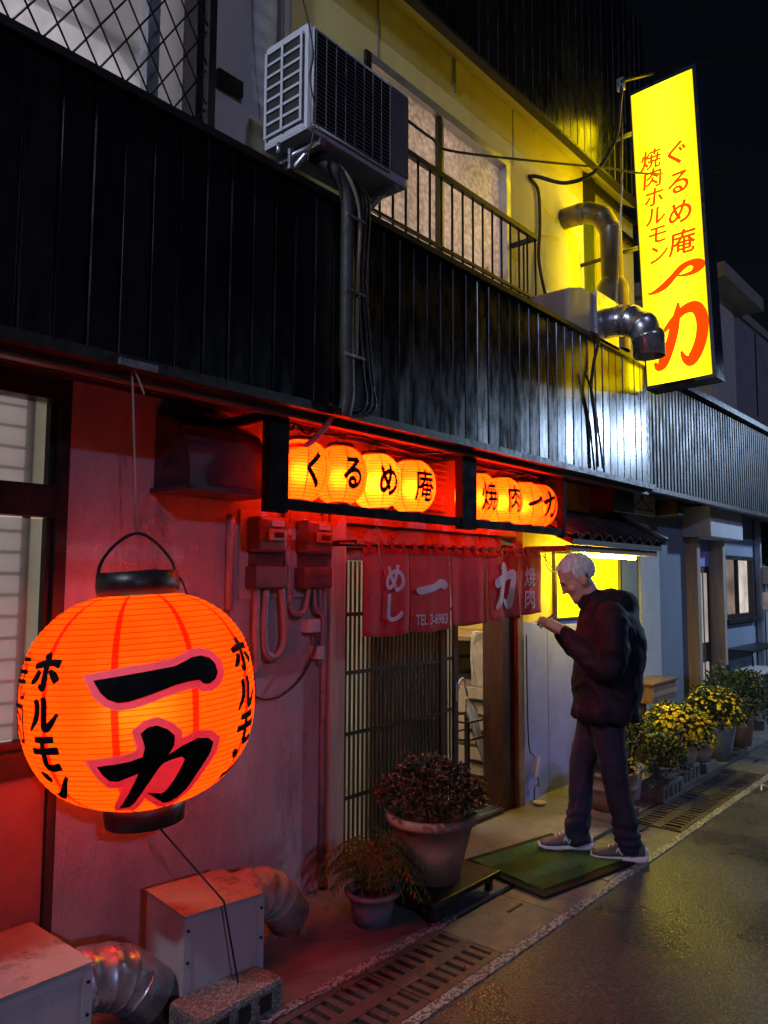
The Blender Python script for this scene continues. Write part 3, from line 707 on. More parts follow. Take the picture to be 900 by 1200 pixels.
bx('joint', DARKTRIM, F2, 15.2, 15.24, .985, .999, 0, 6.2)
tb('downpipe', DARKTRIM, F2, [(16.2, .94, 0), (16.2, .94, 6.2)], .04, 8, 0)
bx('string_course', MATS['far_roof'], F2, 13.6, 22, .97, .999, 4.5, 4.6)

# ================================================================== LAMPS THE PLACE HAS
def point(name, parent, loc, watts, col, rad):
    l = bpy.data.lights.new(name, 'POINT'); l.energy = watts; l.color = col; l.shadow_soft_size = rad
    o = bpy.data.objects.new(name, l); COL.objects.link(o); o.parent = parent; o.location = loc; return o
# street lamp across the road, out of the picture to the right: pole, arm, head, bulb
SLp = E('street_lamp', (13.2, -4.4, 0), 'tall grey street lamp with a cool white head across the road', 'street lamp')
tb('pole', STEEL, SLp, [(13.2, -4.4, 0), (13.2, -4.4, 4.2)], .06, 10, 0)
tb('arm', STEEL, SLp, [(13.2, -4.4, 4.1), (13.1, -4.1, 4.3), (12.9, -3.5, 4.3)], .03, 8)
bx('lamp_head', STEEL, SLp, 12.75, 13.05, -3.7, -3.2, 4.22, 4.34, c=.02)
_l = bpy.data.lights.new('bulb', 'SPOT'); _l.energy = 750; _l.color = (.50, .69, 1); _l.shadow_soft_size = .16; _l.spot_size = R(167); _l.spot_blend = .04
_o = bpy.data.objects.new('bulb', _l); COL.objects.link(_o); _o.parent = SLp; _o.location = Vector((12.9, -3.45, 4.1))-SLp.location   # full cut-off head, shining down

SLl = E('street_lamp', (-2.3, -.85, 0), 'cool white street lamp on a pole beside the restaurant wall', 'street lamp')
tb('pole', STEEL, SLl, [(-2.3, -.85, 0), (-2.3, -.85, 5.3)], .06, 10, 0)
tb('arm', STEEL, SLl, [(-2.3, -.85, 5.2), (-2.1, -.85, 5.28), (-1.9, -.85, 5.28)], .03, 8)
bx('lamp_head', STEEL, SLl, -2.1, -1.7, -.95, -.75, 5.2, 5.27, c=.02)
point('bulb', SLl, Vector((-1.9, -.85, 5.05))-SLl.location, 300, (.72, .82, 1), .08)

# ================================================================== BIG PAPER LANTERN
def se(z, rmax, h, n): return rmax*max(0, 1-abs(z/h)**n)**(1/n)
LC = Vector((1.58, -.46, 1.175))
Lq = Quaternion(-Vector((math.cos(AZ), math.sin(AZ), 0)), R(3.6))
BL = E('paper_lantern', LC, 'huge round glowing orange paper lantern with black brush lettering hung on a cord', 'lantern')
BL.rotation_mode = 'QUATERNION'; BL.rotation_quaternion = Lq
PAP = paper('red_lantern_paper', (1.0, .043, .0015), (.9, .006, .001), 10, 40, .36, .1)
bm = bmesh.new(); prof = []
nr = 40
for i in range(nr*4+1):
    z = -.36+.72*i/(nr*4); prof.append((se(z, .4, .374, 2.4)+.0035*abs(math.cos(math.pi*(i/4)))-.0025, z))
lathe(bm, prof, 96)
for v in bm.verts: v.co += v.co.normalized()*(.0022*noise.noise(v.co*7)+.0012*noise.noise(v.co*23))
O('paper_shell', bm, PAP, BL, world=False)
for z0, z1, r0 in ((.350, .445, .142), (-.435, -.350, .135)):
    bm = bmesh.new(); lathe(bm, [(r0-.012, z0), (r0, z0), (r0+.004, (z0+z1)/2), (r0, z1), (r0-.012, z1)], 48); 
    bmesh.ops.holes_fill(bm, edges=bm.edges) if False else None
    lathe(bm, [(r0-.012, z1), (r0-.012, z0)], 48); O('end_ring', bm, BLACKM, BL, world=False)
bm = bmesh.new(); lathe(bm, [(.0, -.40), (.128, -.40)], 32); O('base_disc', bm, BLACKM, BL, world=False)
bm = bmesh.new(); lathe(bm, [(.0, .43), (.128, .43)], 32); O('top_disc', bm, BLACKM, BL, world=False)
phi0 = math.atan2(-DIST-LC.y, -LC.x)
hd = Vector((math.cos(phi0+math.pi/2), math.sin(phi0+math.pi/2), 0))
bm = bmesh.new(); tube(bm, spline([hd*-.14+Vector((0, 0, .40)), hd*-.125+Vector((0, 0, .48)), hd*-.07+Vector((0, 0, .55)), Vector((-.0, 0, .585)), hd*.06+Vector((0, 0, .555)), hd*.12+Vector((0, 0, .48)), hd*.14+Vector((0, 0, .40))], 6), .0055, 6)
O('handle', bm, BLACKM, BL, world=False)
bm = bmesh.new(); tube(bm, spline([hd*-.02+Vector((0, 0, .38)), hd*-.01+Vector((0, 0, .435)), hd*.07+Vector((0, 0, .445)), hd*.15+Vector((.0, .0, .41)), hd*.2+Vector((.02, .06, .3)), hd*.3+Vector((.1, .25, .1)), hd*.42+Vector((.25, .42, -.2))], 6), .005, 6)
O('power_cord', bm, RUBBER, BL, world=False)
point('bulb', BL, (0, 0, -.03), 27, (1, .78, .5), .1)
def on_lantern(theta0, zc, w, h, prof, phi, shear=0, lift0=.004):
    def fn(u, v, lift):
        z = zc+(v-.5)*h+shear*(u-.5)*w
        th = theta0+((u-.5)*w)/max(.2, prof(z*.6))
        r = prof(z)+lift0+lift; a = phi+th
        return Vector((r*math.cos(a), r*math.sin(a), z))
    return fn
HALO_T = bpy.data.materials.new('lilac_border'); HALO_T.use_nodes = True
_t = HALO_T.node_tree; _t.nodes.clear(); _a = _t.nodes.new('ShaderNodeBsdfTranslucent'); _a.inputs[0].default_value = (.5, .13, .17, 1); _b = _t.nodes.new('ShaderNodeBsdfDiffuse'); _b.inputs[0].default_value = (.65, .5, .65, 1)
_m = _t.nodes.new('ShaderNodeMixShader'); _m.inputs[0].default_value = .5; _o = _t.nodes.new('ShaderNodeOutputMaterial'); _t.links.new(_a.outputs[0], _m.inputs[1]); _t.links.new(_b.outputs[0], _m.inputs[2]); _t.links.new(_m.outputs[0], _o.inputs[0])
pb = lambda z: se(z, .4, .374, 2.4)
GLYPH1 = [(328,512),(380,503),(430,495),(500,484),(560,475),(590,462),(612,452),(640,448),(668,456),(684,476),(689,503),(680,522),(662,534),(645,533),(630,520),(600,522),(560,530),(510,547),(470,560),(430,572),(400,575),(372,565),(350,545)]
GLYPH2 = [(466,664),(485,648),(510,643),(540,656),(562,676),(563,706),(548,732),(590,708),(630,692),(665,696),(684,712),(682,740),(668,775),(655,805),(643,850),(625,882),(600,900),(570,898),(540,882),(512,864),(490,850),(520,853),(545,858),(562,848),(578,815),(592,780),(601,752),(590,742),(560,748),(535,757),(522,772),(500,810),(470,855),(445,888),(420,905),(368,913),(398,888),(430,848),(450,812),(463,783),(440,792),(400,807),(375,806),(356,786),(342,760),(400,752),(440,744),(474,733),(479,705)]
def poly_decal(poly, grow, lift, m, name):
    """a brush character traced as an outline, laid on the lantern skin"""
    ct, st = math.cos(R(-3.6)), math.sin(R(-3.6))
    P = []
    for x, y in poly:
        u, v = (x-464)/2.8125/335, -(y-605)/2.8125/335
        P.append(Vector((u*ct-v*st, u*st+v*ct)))
    n = len(P); area = sum(P[i].x*P[(i+1) % n].y-P[(i+1) % n].x*P[i].y for i in range(n))
    if area < 0: P.reverse()
    Q = []
    for i in range(n):
        d0 = (P[i]-P[i-1]).normalized(); d1 = (P[(i+1) % n]-P[i]).normalized(); q = d0+d1
        q = q.normalized() if q.length > 1e-4 else d1; nn = Vector((q.y, -q.x)); k = 1/max(.6, nn.dot(Vector((d1.y, -d1.x))))
        w_ = grow*(1+.12*noise.noise(Vector((P[i].x*30, P[i].y*30, 0))))
        Q.append(P[i]+nn*w_*k)
    from mathutils.geometry import delaunay_2d_cdt
    vo, eo, fo, *_r = delaunay_2d_cdt(Q, [], [list(range(n))], 1, 1e-5)
    t = bmesh.new(); V = [t.verts.new((q.x, q.y, 0)) for q in vo]
    for f in fo: t.faces.new([V[i] for i in f])
    for _ in range(5):
        es = [e for e in t.edges if e.calc_length() > .03]
        if not es: break
        bmesh.ops.subdivide_edges(t, edges=es, cuts=1); bmesh.ops.triangulate(t, faces=t.faces)
    for v in t.verts:
        z = v.co.y; r = pb(z); th = math.asin(max(-.98, min(.98, v.co.x/.4)))
        a_ = phi0+th; r += .004+lift; v.co = Vector((r*math.cos(a_), r*math.sin(a_), z))
    bm = bmesh.new(); merge(bm, t); O(name, bm, m, BL, world=False, recalc=False)
for g in (GLYPH1, GLYPH2):
    poly_decal(g, .024, .0, HALO_T, 'lettering_border'); poly_decal(g, 0, .002, INK, 'lettering')
for th0 in (-47, 60):
    for ch, zc in (('ホ', .145), ('ル', .015), ('モ', -.105), ('ン', -.215)):
        f = on_lantern(R(th0), zc-.01, .135, .115, pb, phi0)
        bm = bmesh.new(); stroke_geo(bm, STROKES[ch], f, lift=.0015, grow=.035); O('lettering', bm, INK, BL, world=False, recalc=False)
for th0 in (-73, 88):
    for ch, zc in (('焼', .12), ('肉', -.02)):
        f0 = on_lantern(R(th0), zc, .16, .16, pb, phi0); f = lambda u, v, l, f0=f0: f0(u+.5, v+.5, l)
        bm = bmesh.new(); text_geo(bm, ch, f, bold=.008, cuts=3, lift=.0015); O('lettering', bm, INK, BL, world=False, recalc=False)
Lm = Matrix.Translation(LC) @ Lq.to_matrix().to_4x4()
apex = Lm @ Vector((0, 0, .585)); base = Lm @ Vector((0, 0, -.40))
hook = Vector((1.475, -.50, 2.345))
HC = E('cord_hanger', hook, 'thin pale cord tying the huge orange lantern to the black fascia', 'cord')
tb('cord', CORD_PALE, HC, [hook, apex], .0035, 6, 0)
tb('knot_tail', CORD_PALE, HC, [hook+Vector((0, -.01, .0)), hook+Vector((.02, -.02, -.05)), hook+Vector((.04, -.02, -.09))], .0035, 6)
bx('hook_plate', STEEL, HC, 1.40, 1.55, -.55, -.53, 2.335, 2.36)
tb('tether_string', RUBBER, None, [base, Vector((1.86, -.60, .42)), Vector((1.90, -.64, .135))], .004, 6, 0, label='dark string from the bottom of the huge orange lantern down to a concrete block', cat='string')

# ================================================================== SMALL LANTERNS IN THEIR RACK
RACKB = mat('rack_black', (.005, .005, .006), .8, var=.3, spec=.12)
RK = E('lantern_rack', (3.5, -.42, 1.88), 'black timber rack over the entrance holding two rows of small lanterns', 'rack')
RY0, RY1 = -.44, -.39
for a, b in ((2.18, 2.29), (3.62, 3.765), (4.83, 4.87)):
    bx('post', RACKB, RK, a, b, RY0, RY1, 1.885, 2.33)
bx('bottom_rail', RACKB, RK, 2.29, 3.62, RY0+.005, RY1-.005, 1.90, 1.945)
bx('bottom_rail', RACKB, RK, 3.765, 4.83, RY0+.005, RY1-.005, 1.90, 1.945)
for a in (2.2, 3.66, 4.84): bx('side_arm', RACKB, RK, a, a+.03, RY1, -.03, 2.29, 2.33)
bx('hanging_rail', STEEL, RK, 2.24, 4.83, -.285, -.265, 2.30, 2.32)
SPAP = paper('small_lantern_paper', (1.0, .021, .0008), (.75, .003, .0005), 8, 20, .15, .2, .03)
ps = lambda z: se(z, .137, .152, 2.2)
xs = [2.52, 2.785, 3.055, 3.36, 4.01, 4.30, 4.57, 4.82-.06]
chs = 'くるめ庵焼肉一力'
grp = {0: 'small lanterns in the left bay of the rack', 4: 'small lanterns in the right bay of the rack'}
LLAB = ['small orange lantern lettered く beside the end post of the rack nearest the vent hood', 'dimmer small orange lantern with a looping る, second from the end post nearest the vent hood', 'brightest small orange lantern, lettered め, between those lettered る and 庵',
        'small orange lantern lettered 庵 next to the slatted louvre panel', 'small orange lantern lettered 焼 just behind the middle post of the rack', 'small lantern lettered 肉, second from the middle post of the rack on the noren side', 'small orange lantern lettered with a single stroke 一 beside the last one', 'small orange lantern lettered 力 at the rack end above the tiled hood']
power = [3.4, 3.4, 7.5, 5.0, 4.2, 4.6, 4.0, 2.6]
shell_me = ring_t = None
for i, (x, ch) in enumerate(zip(xs, chs)):
    t = E('small_lantern', (x, -.275, 2.112+random.uniform(-.006, .006)), LLAB[i], 'lantern', 'small lanterns over the entrance')
    t.rotation_euler = (random.uniform(-.05, .05), random.uniform(-.05, .05), 0)
    if shell_me is None:
        bm = bmesh.new(); prof = []
        for k in range(20*4+1):
            z = -.142+.284*k/80; prof.append((ps(z)+.0022*abs(math.cos(math.pi*k/4))-.0015, z))
        lathe(bm, prof, 48); s = O('paper_shell', bm, SPAP, t, world=False); shell_me = s.data
        rings = []
        for z0, z1, r0 in ((.138, .158, .068), (-.160, -.138, .058)):
            bm = bmesh.new(); lathe(bm, [(r0-.006, z0), (r0, z0), (r0, z1), (r0-.006, z1), (.0, z1-.002)], 24); rings.append(O('end_ring', bm, BLACKM, t, world=False).data)
        bm = bmesh.new(); tube(bm, spline([(-.06, 0, .153), (-.02, 0, .18), (0, 0, .205), (.02, 0, .18), (.06, 0, .153)], 5), .0028, 5); tube(bm, spline([(0, 0, .2), (.01, 0, .215), (0, .008, .21)], 4), .003, 5); hw = O('wire_loop', bm, STEEL, t, world=False).data
        bm = bmesh.new(); tube(bm, spline([(0, 0, -.158), (.012, 0, -.17), (0, 0, -.182), (-.012, 0, -.174)], 5), .003, 5); tl = O('tail_hook', bm, BLACKM, t, world=False).data
    else:
        for nm, me in (('paper_shell', shell_me), ('end_ring', rings[0]), ('end_ring', rings[1]), ('wire_loop', hw), ('tail_hook', tl)):
            o = bpy.data.objects.new(nm, me); COL.objects.link(o); o.parent = t
    point('bulb', t, (0, 0, -.012), power[i]*6.5, (1, .76, .42), .05)
    f0 = on_lantern(R(-17), -.003, .185, .185, ps, -math.pi/2, lift0=.003)
    bm = bmesh.new()
    if ch in '一力': stroke_geo(bm, STROKES[ch], f0, lift=.0)
    else:
        for q in range(5):
            ex, ey = .02*math.cos(q*1.257), .02*math.sin(q*1.257)
            text_geo(bm, ch, lambda u, v, l: f0(u+.5+ex, v+.5+ey, l), bold=0 if ch in '庵焼肉' else .012, cuts=3, lift=q*.0003)
    O('lettering', bm, INK, t, world=False, recalc=False)
# loose wiring above the lanterns
for k, pts in enumerate(([(2.3, -.3, 2.33), (2.6, -.33, 2.29), (2.9, -.3, 2.325), (3.3, -.32, 2.295), (3.6, -.3, 2.33)], [(3.8, -.3, 2.32), (4.1, -.33, 2.285), (4.4, -.3, 2.32), (4.8, -.32, 2.29)], [(2.28, -.35, 2.31), (2.36, -.37, 2.27), (2.42, -.34, 2.31), (2.47, -.36, 2.265), (2.55, -.33, 2.31)])):
    tb('lamp_wire', RUBBER, RK, pts, .006, 6)
tb('pull_string', CORD_PALE, None, [(3.1, -.25, 1.9), (3.11, -.25, 1.78), (3.12, -.26, 1.70), (3.16, -.27, 1.60)], .0025, 5, label='thin pale string hanging from the lantern rack in front of the noren', cat='string')

# ================================================================== NOREN
NR = E('noren_curtain', (4.0, -.2, 1.29), 'dark red split door curtain with white lettering on a thin rod', 'curtain')
tb('rod', BLACKM, NR, [(2.86, -.2, 1.775), (5.08, -.2, 1.80)], .009, 8, 0)
bx('rod_bracket', BLACKM, NR, 2.97, 2.99, -.21, -.05, 1.77, 1.80); bx('rod_bracket', BLACKM, NR, 4.9, 4.92, -.21, -.05, 1.79, 1.815)
edges = [3.03, 3.425, 3.825, 4.235, 4.62, 4.94]
zbot = [1.29, 1.295, 1.315, 1.335, 1.36]
def wave(x, z, i):
    t = (1.76-z)/.48
    return -.2-.004-(.3 if i == 1 else 1)*(.010*math.sin(x*21+i*1.7)+.003*math.sin(x*47+i))*(.25+.9*t)-.006*t*math.sin(i*2.1+1)
def noren_pt(x, z, i, off):
    zt = 1.763+.012*(x-3)
    return Vector((x+.012*math.sin(z*9+i)*((1.76-z)/.48), wave(x, z, i)-off, z))
for i in range(5):
    a, b = edges[i]+.006, edges[i+1]-.006
    bm = bmesh.new(); nx, nz = 36, 18; g = []
    for k in range(nx+1):
        x = a+(b-a)*k/nx; zt = 1.757+.0105*(x-3.0); zb = zbot[i]+.006*math.sin(x*17)
        g.append([bm.verts.new(noren_pt(x, zt+(zb-zt)*j/nz, i, 0)) for j in range(nz+1)])
    for k in range(nx):
        for j in range(nz):
            f = bm.faces.new((g[k][j], g[k+1][j], g[k+1][j+1], g[k][j+1])); f.smooth = True
    p = O('panel', bm, NOREN, NR); md = p.modifiers.new('t', 'SOLIDIFY'); md.thickness = .003; md.offset = 1
    for q in range(4):
        xx = a+.03+q*(b-a-.06-.035)/3
        zt = 1.757+.0105*(xx-3.0)
        bm = bmesh.new(); box(bm, xx, xx+.035, -.2125, -.2095, zt-.02, zt+.036); box(bm, xx, xx+.035, -.191, -.188, zt-.02, zt+.036); box(bm, xx, xx+.035, -.2095, -.191, zt+.032, zt+.036); O('loop', bm, NOREN, p)
    def put(ch, cx, cz, w, h, bold=.03, i=i, p=p):
        def fn(u, v, l): return noren_pt(cx+u*w, cz+v*h, i, .014+l)
        bm = bmesh.new()
        if ch in STROKES: stroke_geo(bm, STROKES[ch], lambda u, v, l: fn(u-.5, v-.5, l), grow=.03)
        else: text_geo(bm, ch, fn, bold, cuts=3)
        O('lettering', bm, WHITEINK, p, recalc=False)
    c = (a+b)/2
    if i == 0: put('め', c+.06, 1.60, .17, .17); put('し', c+.06, 1.44, .17, .17)
    if i == 1: put('一', c, 1.545, .27, .2); put('TEL 3-6983', c, 1.365, .066, .085, .01)
    if i == 3: put('力', c, 1.55, .26, .29)
    if i == 4: put('焼', c-.02, 1.62, .13, .15, .006); put('肉', c-.02, 1.47, .13, .15, .008)
tb('hanging_wire', RUBBER, None, [(5.0, -.2, 1.79), (5.02, -.2, 1.70), (5.12, -.19, 1.655), (5.2, -.15, 1.68), (5.24, -.05, 1.78)], .004, 6, label='thin dark wire loop sagging from the right end of the curtain rod', cat='wire')

# ================================================================== YELLOW LIGHT-BOX SIGN
SG = E('lightbox_sign', (5.96, -.60, 3.135), 'tall yellow lit sign with red Japanese lettering jutting from the upper wall', 'sign')
SG.rotation_euler = (R(-1.9), 0, 0)
w, h, th_ = .5, 2.47, .2
bm = bmesh.new()
for a in ((0, th_, -w-.03, .01, -.03, -.001), (0, th_, -w-.03, .01, h, h+.03), (0, th_, -w-.03, -w-.001, -.001, h), (0, th_, 0, .01, -.001, h)): box(bm, *a)
bmE = bmesh.new(); prism(bmE, [(.004, .0105), (th_-.004, .055), (th_-.004, .0105)], .02, h-.02, axis='Z'); O('added_glow_panel', bmE, emit('yellow_added_glow', (1, .74, .0005), 9), SG, world=False)  # added glowing wedge on the sign's hidden side, washes the upper wall yellow
O('casing', bm, mat('sign_casing', (.03, .04, .06), .35, var=.2), SG, world=False)
def sign_face(name, s):
    m = bpy.data.materials.new(name); m.use_nodes = True; t = m.node_tree; t.nodes.clear(); N, L = t.nodes, t.links
    tc = N.new('ShaderNodeTexCoord'); sp = N.new('ShaderNodeSeparateXYZ'); L.new(tc.outputs['Object'], sp.inputs[0])
    a = N.new('ShaderNodeMath'); a.operation = 'ADD'; a.inputs[1].default_value = w/2; L.new(sp.outputs[1], a.inputs[0])
    b = N.new('ShaderNodeMath'); b.operation = 'ABSOLUTE'; L.new(a.outputs[0], b.inputs[0])
    mr = N.new('ShaderNodeMapRange'); mr.interpolation_type = 'SMOOTHSTEP'; mr.inputs[1].default_value = 0; mr.inputs[2].default_value = .3; mr.inputs[3].default_value = s*1.25; mr.inputs[4].default_value = s*.22; L.new(b.outputs[0], mr.inputs[0])
    e = N.new('ShaderNodeEmission'); e.inputs[0].default_value = (1, .70, .006, 1); L.new(mr.outputs[0], e.inputs[1])
    o = N.new('ShaderNodeOutputMaterial'); L.new(e.outputs[0], o.inputs[0]); return m
SF = sign_face('yellow_acrylic_lit', 3.7)
bm = bmesh.new(); box(bm, .006, .01, -w, 0, 0, h-.001); O('face_panel', bm, SF, SG, world=False)
bm = bmesh.new(); box(bm, th_-.01, th_-.006, -w, 0, 0, h-.001); O('face_panel', bm, SF, SG, world=False)
REDL = emit('red_acrylic_lit', (1, .075, .002), .85)
def on_sign(cy, cz, ww, hh):
    # u grows towards the street
    return lambda u, v, l: Vector((.0045-l, -cy-(u-.5)*ww, cz+(v-.5)*hh))
def stext(ch, cy, cz, s, bold=.009, sx=1, slant=.12):
    f0 = on_sign(cy, cz, s*sx, s); bm = bmesh.new()
    for q in range(6):
        ex, ey = .022*math.cos(q*math.pi/3), .022*math.sin(q*math.pi/3)
        text_geo(bm, ch, lambda u, v, l: f0(u+.5+slant*v+ex, v+.5+ey, l), 0, lift=q*.0003)
    O('lettering', bm, REDL, SG, world=False, recalc=False)
for k, ch in enumerate('ぐるめ庵'): stext(ch, .34, 1.83-k*.245, .21, .03 if ch != '庵' else .012)
for k, ch in enumerate('焼肉ホルモン'): stext(ch, .135+.004*k, 1.857-k*.161, .172, .03 if k > 1 else .012)
for key, cy, cz, ww, hh in (('sign一', .26, .83, .42, .2), ('sign力', .28, .36, .42, .5)):
    bm = bmesh.new(); stroke_geo(bm, STROKES[key], on_sign(cy, cz, ww, hh), grow=.012); O('lettering', bm, REDL, SG, world=False, recalc=False)
for z in (.25, 1.2, 2.2):
    bm = bmesh.new(); tube(bm, [(.1, .008, z), (.1, .56, z)], .018, 8); O('bracket_arm', bm, BLACKM, SG, world=False)
tb('stay_rod', STEEL, None, [(5.55, -.62, 5.48), (5.55, -.60, 4.6), (5.52, -.52, 3.37)], .008, 6, 0, label='thin grey vertical stay rod beside the tall yellow sign', cat='rod')
bx('insulator', ALU, None, 5.53, 5.57, -.64, -.58, 5.40, 5.50, label='small pale cable insulator at the top of the stay rod', cat='insulator', c=.01)

# ================================================================== AIR CONDITIONER ON THE FASCIA
def ac_unit(name, o, wd, dp, ht, label, face=-1, n_slats=22):
    """outdoor unit; o = front lower left corner, front faces -Y"""
    A = E(name, o, label, 'air conditioner')
    X, Y, Z = o
    bm = bmesh.new(); cbox(bm, X, X+wd, Y, Y+dp, Z, Z+ht, c=.018); cas = O('casing', bm, ACBODY, A)
    gx0, gx1 = X+.025, X+wd*.78
    bx('coil_recess', ACDARK, A, gx0, gx1, Y-.006, Y-.001, Z+.03, Z+ht-.025)
    for k in range(n_slats):
        z = Z+.04+k*(ht-.08)/(n_slats-1); bx('grille_slat', ACGREY, A, gx0, gx1, Y-.014, Y-.007, z, z+.005)
    for k in range(9):
        xx = gx0+.01+k*(gx1-gx0-.02)/8; bx('grille_bar', ACGREY, A, xx, xx+.004, Y-.018, Y-.0145, Z+.035, Z+ht-.03)
    tb('grille_rim', ACBODY, A, [(gx0, Y-.008, Z+.03), (gx1, Y-.008, Z+.03), (gx1, Y-.008, Z+ht-.025), (gx0, Y-.008, Z+ht-.025), (gx0, Y-.008, Z+.03)], .007, 6, 0)
    # open side grid
    bx('coil_recess', ACDARK, A, X-.006, X-.001, Y+.03, Y+dp-.03, Z+.05, Z+ht-.05)
    for k in range(8):
        z = Z+.045+k*(ht-.1)/7; bx('side_bar', ACBODY, A, X-.014, X-.007, Y+.025, Y+dp-.025, z, z+.012)
    for yy in (Y+.02, Y+dp*.5, Y+dp-.035): bx('side_bar', ACBODY, A, X-.0185, X-.0145, yy, yy+.014, Z+.04, Z+ht-.045)
    return A
AC = ac_unit('air_conditioner', (2.22, -.60, 3.55), .70, .29, .50, 'grey outdoor air conditioner unit on steel brackets above the black cladding')
bm = bmesh.new(); box(bm, 2.925, 2.935, -.58, -.33, 3.6, 4.02)
O('service_panel', bm, mat('ac_side', (.14, .15, .17), .5), AC)
bx('side_cover', MATS['ac_side'], AC, 2.785, 2.915, -.606, -.601, 3.60, 4.03)
for xx in (2.30, 2.82):
    bm = bmesh.new(); box(bm, xx, xx+.035, -.60, 0, 3.515, 3.548); O('bracket_arm', bm, STEEL, AC)
    bm = bmesh.new(); tube(bm, [(xx+.017, -.58, 3.56), (xx+.017, -.2, 3.37)], .014, 6); O('bracket_strut', bm, STEEL, AC)
bx('bracket_foot', STEEL, AC, 2.16, 2.185, -.56, -.545, 3.36, 3.45)
tb('bracket_strut', STEEL, AC, [(2.172, -.552, 3.42), (2.34, -.59, 3.56)], .011, 6, 0)
tb('bolt', STEEL, AC, [(2.10, -.55, 3.40), (2.10, -.55, 3.45)], .008, 6, 0)
# pipes of the air conditioner hanging down the cladding
PB = E('pipe_bundle', (2.5, -.56, 2.3), 'black wrapped pipe bundle and cables running down the cladding below the air conditioner', 'pipes')
tb('wrapped_pipe', mat('pipe_wrap', (.03, .03, .032), .6, var=.4, bump=1, bs=40), PB, [(2.38, -.45, 3.56), (2.42, -.56, 3.47), (2.50, -.575, 3.36), (2.52, -.565, 3.1), (2.52, -.565, 2.7), (2.53, -.565, 2.45), (2.52, -.55, 2.33)], .034, 10)
tb('drain_hose', mat('hose', (.3, .26, .18), .5), PB, [(2.36, -.48, 3.56), (2.46, -.60, 3.45), (2.555, -.60, 3.30), (2.565, -.585, 3.0), (2.56, -.585, 2.6)], .010, 8)
for k, (dx, rr) in enumerate(((.035, .008), (.06, .007), (.085, .006))):
    tb('cable', RUBBER, PB, [(2.5+dx, -.5, 3.52), (2.54+dx, -.60, 3.38), (2.55+dx, -.575, 3.0), (2.58+dx+.02*math.sin(k*2), -.575, 2.6), (2.60+dx*1.4, -.57, 2.42), (2.55+dx, -.56, 2.35), (2.46, -.55, 2.34)], rr, 6)
tb('cable', RUBBER, PB, [(2.62, -.56, 3.3), (2.645, -.575, 2.9), (2.68, -.575, 2.6), (2.70, -.57, 2.48), (2.64, -.565, 2.40), (2.52, -.56, 2.36), (2.42, -.56, 2.37)], .007, 6)
for z in (3.25, 2.9, 2.6): bx('pipe_clip', STEEL, PB, 2.47, 2.6, -.61, -.602, z, z+.012)
tb('conduit', CONDUIT, PB, [(2.50, -.52, 2.36), (2.48, -.42, 2.25), (2.44, -.25, 2.15), (2.42, -.06, 2.05)], .014, 8)
# cord dangling in front of the air conditioner
tb('dangling_cord', RUBBER, None, [(2.22, -.3, 5.0), (2.18, -.45, 4.5), (2.165, -.62, 4.1), (2.22, -.63, 3.9), (2.20, -.635, 3.75), (2.24, -.63, 3.6), (2.24, -.58, 3.40)], .004, 6, label='thin black cord dangling past the side of the upper air conditioner', cat='cord')
tb('wall_pipe', CONDUIT, None, [(2.56, -.03, 5.2), (2.56, -.03, 4.0)], .018, 8, 0, label='pale vertical pipe on the upper wall behind the air conditioner', cat='pipe')

# ================================================================== VENT HOOD ON THE WALL
VH = E('vent_hood', (2.12, 0, 1.95), 'grey metal ventilation hood with curved top on the plaster wall', 'vent hood')
bm = bmesh.new()
poly = [(0, 2.31), (-.10, 2.30), (-.19, 2.25), (-.245, 2.16), (-.265, 2.04), (-.265, 1.985), (0, 1.985)]
prism(bm, poly, 1.90, 2.33, axis='X'); O('cowl', bm, HOODM, VH)
bx('flange', HOODM, VH, 1.88, 2.35, -.28, 0, 1.965, 1.984)
bx('embossed_panel', HOODM, VH, 2.0, 2.25, -.2685, -.2655, 1.995, 2.03)
tb('feed_cable', RUBBER, None, [(2.05, -.02, 2.37), (2.2, -.05, 2.36), (2.33, -.04, 2.32), (2.37, -.02, 2.26)], .012, 8, label='short dark cable curving over the grey vent hood', cat='cable')

# ================================================================== ELECTRICITY METERS AND CONDUITS
def meter(x, label):
    M_ = E('electricity_meter', (x, 0, 1.55), label, 'meter', 'electricity meters by the entrance')
    bx('backing_board', mat('meter_board', (.4, .38, .37), .6), M_, x-.13, x+.12, -.018, 0, 1.50, 1.93, c=.004)
    bm = bmesh.new(); cbox(bm, x-.095, x+.085, -.115, -.018, 1.72, 1.895, c=.015); O('body', bm, METER_B, M_)
    bm = bmesh.new(); cbox(bm, x-.04, x+.07, -.128, -.114, 1.78, 1.835, c=.005); f = O('display', bm, METER_F, M_)
    bx('digits', INK, f, x-.01, x+.05, -.131, -.1285, 1.795, 1.82)
    bx('label_plate', METER_F, M_, x-.02, x+.06, -.122, -.1155, 1.848, 1.878)
    bm = bmesh.new(); cbox(bm, x-.10, x+.10, -.10, -.018, 1.55, 1.655, c=.008); O('terminal_cover', bm, METER_B, M_)
    bx('neck', METER_B, M_, x-.08, x+.08, -.085, -.018, 1.656, 1.719)
    return M_
meter(2.50, 'electricity meter on the pale wall nearer the grey vent hood')
meter(2.82, 'electricity meter on the pale wall beside the door jamb')
CT = E('conduit_run', (2.7, 0, 1.0), 'looping pale conduits under the electricity meters', 'conduit')
